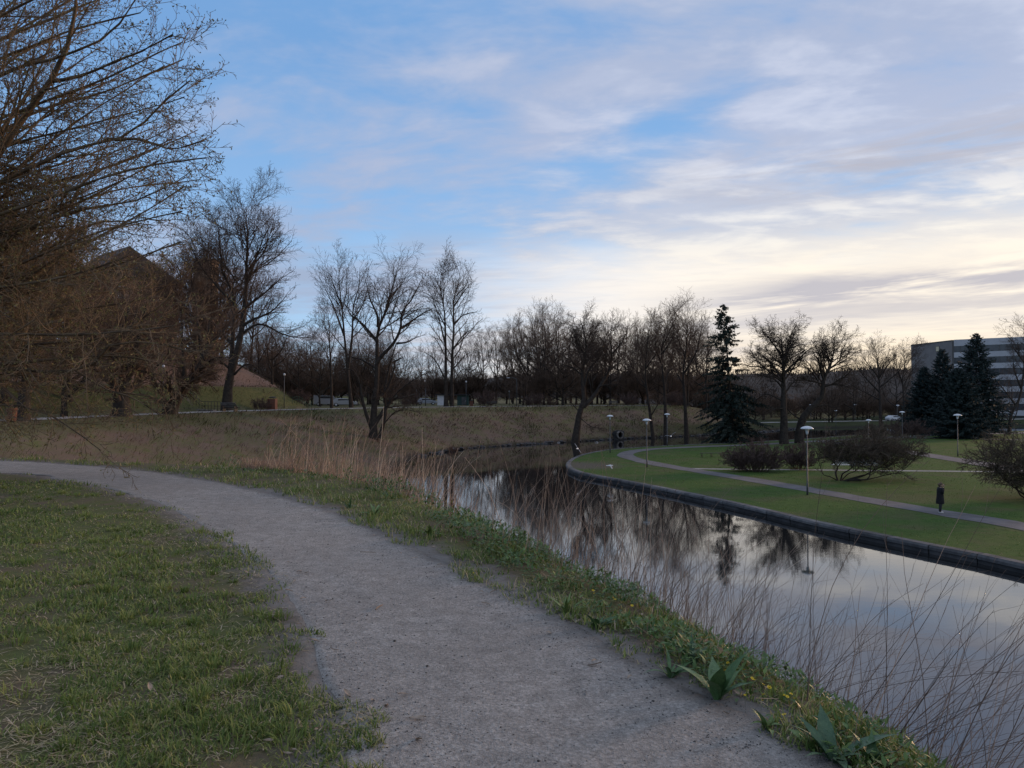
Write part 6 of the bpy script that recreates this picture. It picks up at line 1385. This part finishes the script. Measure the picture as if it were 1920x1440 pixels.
# ---- pebbles, twigs and dead leaves on the path
def litter():
    rg = np.random.default_rng(341); n = 26000; X, Y = polar(n, 2.4, 14, -40, 35, rg); k = on_path(X, Y); X, Y = X[k], Y[k]
    ed = pdist(X, Y, PATHPOLY, True); k = rg.random(len(X)) < np.clip(1.1 - ed * 1.2, .22, 1); X, Y = X[k], Y[k]; n = len(X); s = rg.uniform(.0018, .0050, n) * (1 + .05 * np.hypot(X, Y)) * np.where(rg.random(n) < .04, 1.9, 1)
    c = np.stack([X, Y, np.full(n, ZB + .001) + vnoise(X, Y, 1.3, 8) * .012 + vnoise(X, Y, .25, 9) * .004], 1)
    o6 = np.array([[1, 0, 0], [0, 1, 0], [-1, 0, 0], [0, -1, 0], [0, 0, .7], [0, 0, -.7]], float)
    V = (c[:, None, :] + o6[None] * s[:, None, None] * rg.uniform(.6, 1.3, (n, 6, 1))).reshape(-1, 3); f = np.array([[0, 1, 4], [1, 2, 4], [2, 3, 4], [3, 0, 4], [1, 0, 5], [2, 1, 5], [3, 2, 5], [0, 3, 5]])
    F = (np.arange(n)[:, None, None] * 6 + f[None]).reshape(-1, 3); pm = tintmat('pebble', [(0, (.035, .033, .032)), (.6, (.12, .115, .11)), (1, (.26, .25, .24))], .85, .2)
    o = link('path_grit', npmesh('path_grit', V, F, pm, False, np.repeat(rg.random(n) ** 1.4, 6))); tag(o, 'small stones and grit scattered on the path', 'gravel', kind='stuff')
    # dead leaves, single ones
    dl = pmat('dead_leaf', (.24, .18, .13), (.38, .31, .25), 30, .8, spec=.2)
    me = []
    for v in range(3):
        mb = MB(); L = .045 + .012 * v; w = .011; vs = []
        for i in range(6):
            u = i / 5; ww = w * math.sin(math.pi * min(.97, max(.04, u))) ; z = .006 * math.sin(u * 3 + v) + .004
            vs += [(u * L - L / 2, -ww, z + .004), (u * L - L / 2, 0, z), (u * L - L / 2, ww, z + .005)]
        mb.add(vs, [(i * 3 + k, i * 3 + 3 + k, i * 3 + 4 + k, i * 3 + 1 + k) for i in range(5) for k in (0, 1)], True); me.append(mb.mesh('dead_leaf', dl))
    n = 0
    X, Y = polar(900, 2.7, 9, -32, 30, rg); ed = pdist(X, Y, PATHPOLY, True); op = on_path(X, Y); it = inside(X, Y, TOPC)
    for x, y, e, o_ in zip(X[~it], Y[~it], ed[~it], op[~it]):
        if n >= 110: break
        if (o_ and e > .35) or e > .9 or rg.random() > (.5 if e < .35 else .25): continue
        o = link('dead_leaf', me[n % 3]); o.location = (x, y, (ZB if o_ else gz(x, y)) + .012); o.rotation_euler = (rg.uniform(-.3, .3), rg.uniform(-.3, .3), rg.uniform(0, 6.28)); q = rg.uniform(.6, 1.25); o.scale = (q, q, q)
        tag(o, 'narrow dry leaf lying at the edge of the path', 'leaf', 'dry leaves along the path edges'); n += 1
    tw = pmat('path_twig', (.17, .12, .08), (.26, .19, .13), 20, .85)
    for (a, b_, rr, lab) in [((1175 / 1.0, 0), 0, 0, '')][:0]: pass
    def stick(p0, p1, rad, lab, bow=.01):
        a = at(*p0, ZB); c = at(*p1, ZB); d = c - a; pts = [a * 0 + np.array([0, 0, rad + .002])]; nn = np.array([-d[1], d[0], 0]) / np.linalg.norm(d)
        for u in (.25, .5, .75, 1): pts.append(d * u + nn * bow * math.sin(u * 3.1) + np.array([0, 0, rad + .002]))
        o = MB().tube([tuple(p) for p in pts], [rad, rad * .95, rad * .9, rad * .8, rad * .5], 6).build('twig', tw); o.location = (a[0], a[1], max(ZB, gz(a[0], a[1])) + .006); tag(o, lab, 'twig')
    stick((704, 1146), (718, 1137), .005, 'short broken twig lying in the middle of the path'); stick((675, 1037), (705, 1038), .004, 'thin reddish twig lying across the path near the bend')
    stick((520, 1372), (700, 1380), .0022, 'long thin straw lying from the lawn onto the path at bottom'.strip(), .02); stick((510, 1160), (527, 1172), .005, 'bleached stick at the lawn edge near the bend'); stick((903, 1132), (918, 1136), .003, 'dark curled twig near the right edge of the path')
litter()
# ---- broad-leaved plants and yellow flowers on the rim
def leaf_mesh(L, W, arch, seed, fold=.35):
    rg = random.Random(seed); mb = MB(); n = 9; vs = []; a = math.pi / 2 - .25; x = z = 0
    for i in range(n + 1):
        u = i / n; w = W * (math.sin(math.pi * min(1, u * .92 + .10)) ** .75) * (1 - u ** 4) + .0008
        tw = .35 * u * rg.uniform(.6, 1); q = fold * (1 - u * .6)
        vs += [(x, -w * math.cos(q), z + w * math.sin(q) * .8), (x + w * .12, -w * .5 * math.cos(q), z + w * .35 * math.sin(q)), (x, 0, z), (x + w * .12, w * .5 * math.cos(q), z + w * .35 * math.sin(q)), (x, w * math.cos(q), z + w * math.sin(q) * .8)]
        a -= arch / n; x += math.cos(a) * L / n; z += math.sin(a) * L / n
    mb.add(vs, [(i * 5 + k, i * 5 + k + 1, i * 5 + 6 + k, i * 5 + 5 + k) for i in range(n) for k in range(4)], True); return mb
def leafy():
    gm = []
    for i, (c1, c2) in enumerate([((.050, .105, .034), (.095, .170, .060)), ((.085, .145, .034), (.150, .215, .060)), ((.036, .082, .036), (.070, .130, .058))]):
        m = pmat('leaf_green', c1, c2, 18, .42, .3, 60, spec=.45); gm.append(m)
    spec = [(1257, 1268, 14, .20, .017, 1.0, 0, 'tuft of narrow upright leaves at the path edge, middle of the rim'), (1345, 1308, 10, .36, .040, .75, 0, 'plant with broad pointed leaves standing tallest on the rim'), (1300, 1245, 8, .24, .028, .8, 2, 'broad-leaved plant just behind the tuft of narrow leaves'),
            (1565, 1425, 8, .28, .034, .9, 2, 'dark broad-leaved plant at the bottom right of the path'), (1440, 1365, 13, .17, .017, 1.0, 1, 'light green leafy plant between the two broad-leaved ones'), (1062, 1148, 22, .22, .011, 1.0, 1, 'bright green arching tuft beside the first yellow flowers'),
            (808, 1006, 22, .26, .012, 1.1, 1, 'bright grassy tuft on the rim left of centre'), (702, 968, 20, .28, .014, 1.1, 1, 'grassy tuft on the rim farther left by the straw'), (655, 952, 16, .26, .015, 1.1, 0, 'leftmost leafy tuft on the rim of the bank'), (1120, 1175, 14, .17, .022, 1.0, 0, 'low leafy plant right of the bright arching tuft'),
            (1520, 1400, 12, .16, .022, 1.0, 1, 'low light green plant left of the dark broad-leaved plant'), (1640, 1438, 14, .18, .028, 1.0, 0, 'leafy plant cut by the bottom edge at the rim')]
    for i, (px, py, n, L, W, arch, mi, lab) in enumerate(spec):
        p = at(px, py, ZB); rg = random.Random(400 + i); z = gz(p[0], p[1]); r = empty('leafy_plant', (p[0], p[1], min(z, ZB + .02) - .01)); tag(r, lab, 'plant')
        bases = [leaf_mesh(L * q, W, arch * a_, i * 7 + k).mesh('leaf', gm[mi]) for k, (q, a_) in enumerate([(1, .8), (.85, 1.3), (.7, 1.0)])]
        for k in range(n):
            o = link('leaf', bases[k % 3], r); a = k * 2.4 + rg.uniform(-.4, .4); o.location = (math.cos(a) * .018 * rg.random(), math.sin(a) * .018 * rg.random(), 0); q = rg.uniform(.45, 1.12); o.scale = (q, q * rg.uniform(.6, 1.15), q * rg.uniform(.8, 1.1))
            o.rotation_euler = (rg.uniform(-.35, .35), rg.uniform(-.35, .42), a)
    ym = pmat('yellow_petal', (.62, .44, .02), (.74, .56, .05), 40, .5); sm = gm[0]
    pet = MB()
    for k in range(8):
        a = k * math.pi / 4; c, s = math.cos(a), math.sin(a); t = (-s, c)
        v = [(0, 0, 0), (c * .007 + t[0] * .0035, s * .007 + t[1] * .0035, .003), (c * .014, s * .014, .007), (c * .007 - t[0] * .0035, s * .007 - t[1] * .0035, .003)]; pet.add(v, [(0, 1, 2, 3)], True)
    pm = pet.mesh('petals', ym); cm_ = MB().lathe([(.001, .001), (.004, .003), (.0035, .006), (.001, .007)], 8).mesh('centre', pmat('flower_centre', (.5, .33, .02), None)); stm = MB().tube([(0, 0, -.07), (.004, 0, -.03), (0, 0, 0)], .0012, 5).mesh('stalk', sm)
    pts = [(1088, 1112), (1112, 1108), (1114, 1113), (1129, 1111), (1150, 1122), (1153, 1125), (1168, 1130), (1185, 1137), (1395, 1257), (1365, 1244), (1410, 1273), (1414, 1276), (1431, 1284), (1432, 1303), (1429, 1314), (1397, 1304), (1470, 1304), (1476, 1307), (1483, 1302), (1490, 1310), (1471, 1341), (1509, 1357), (1500, 1346), (1360, 1258), (1442, 1290), (1665, 1412), (888, 1075)]
    rg = random.Random(9)
    for i, (px, py) in enumerate(pts):
        p = at(px, py, ZB + .05); z = gz(p[0], p[1]); r = empty('yellow_flower', (p[0], p[1], max(z + .05, ZB + .03)), rg.uniform(0, 6), rg.uniform(.65, 1.1)); r.rotation_euler = (rg.uniform(-.5, .5), rg.uniform(-.5, .5), rg.uniform(0, 6))
        tag(r, 'small yellow flower among the herbs on the rim of the bank', 'flower', 'yellow flowers on the rim of the bank'); link('petals', pm, r); link('centre', cm_, r); link('stalk', stm, r)
leafy()
# ---- wooded hillside closing the view
def hillside():
    x = np.linspace(-420, 520, 160); y0 = 330
    zc = 17 + vnoise(x, x * 0, 60, 71) * 3 + vnoise(x, x * 0, 18, 72) * 1.2
    V = []; 
    for (dy, f) in ((-60, 0.0), (-30, .55), (0, 1.0), (60, 1.0), (160, .6)): V.append(np.stack([x, np.full(x.shape, y0 + dy), np.where(f == 0, 4.0, 5 + (zc - 5) * f)], 1))
    V = np.vstack(V); n = len(x); i = np.arange(4)[:, None] * n; j = np.arange(n - 1)[None]; F = np.stack([i + j, i + j + 1, i + n + j + 1, i + n + j], -1).reshape(-1, 4)
    o = link('hill', npmesh('hill', V, F, pmat('hill', (.030, .026, .023), (.050, .042, .036), .1, .95), True)); tag(o, 'low wooded rise closing the view', kind='structure')
    rg = np.random.default_rng(345); n = 17000; X = rg.uniform(-330, 300, n); Y = rg.uniform(270, 350, n); zi = np.interp(X, x, zc); f = np.clip((Y - 270) / 60, 0, 1); z = 4 + (zi - 4) * f; h = rg.uniform(1.2, 3.4, n)
    V, F = blades(np.stack([X, Y, z - .3], 1), h, rg.uniform(.08, .22, n), rg.uniform(0, .8, n), rg.uniform(0, 6.28, n), 346, .3)
    fm = tintmat('far_wood', [(0, (.028, .023, .021)), (.6, (.055, .043, .037)), (1, (.075, .061, .048))], .95, .05)
    o = link('far_wood', npmesh('far_wood', V, F, fm, False, np.repeat(rg.random(n), 5))); tag(o, 'far leafless wood on the rise behind the park', 'wood', kind='stuff')
hillside()
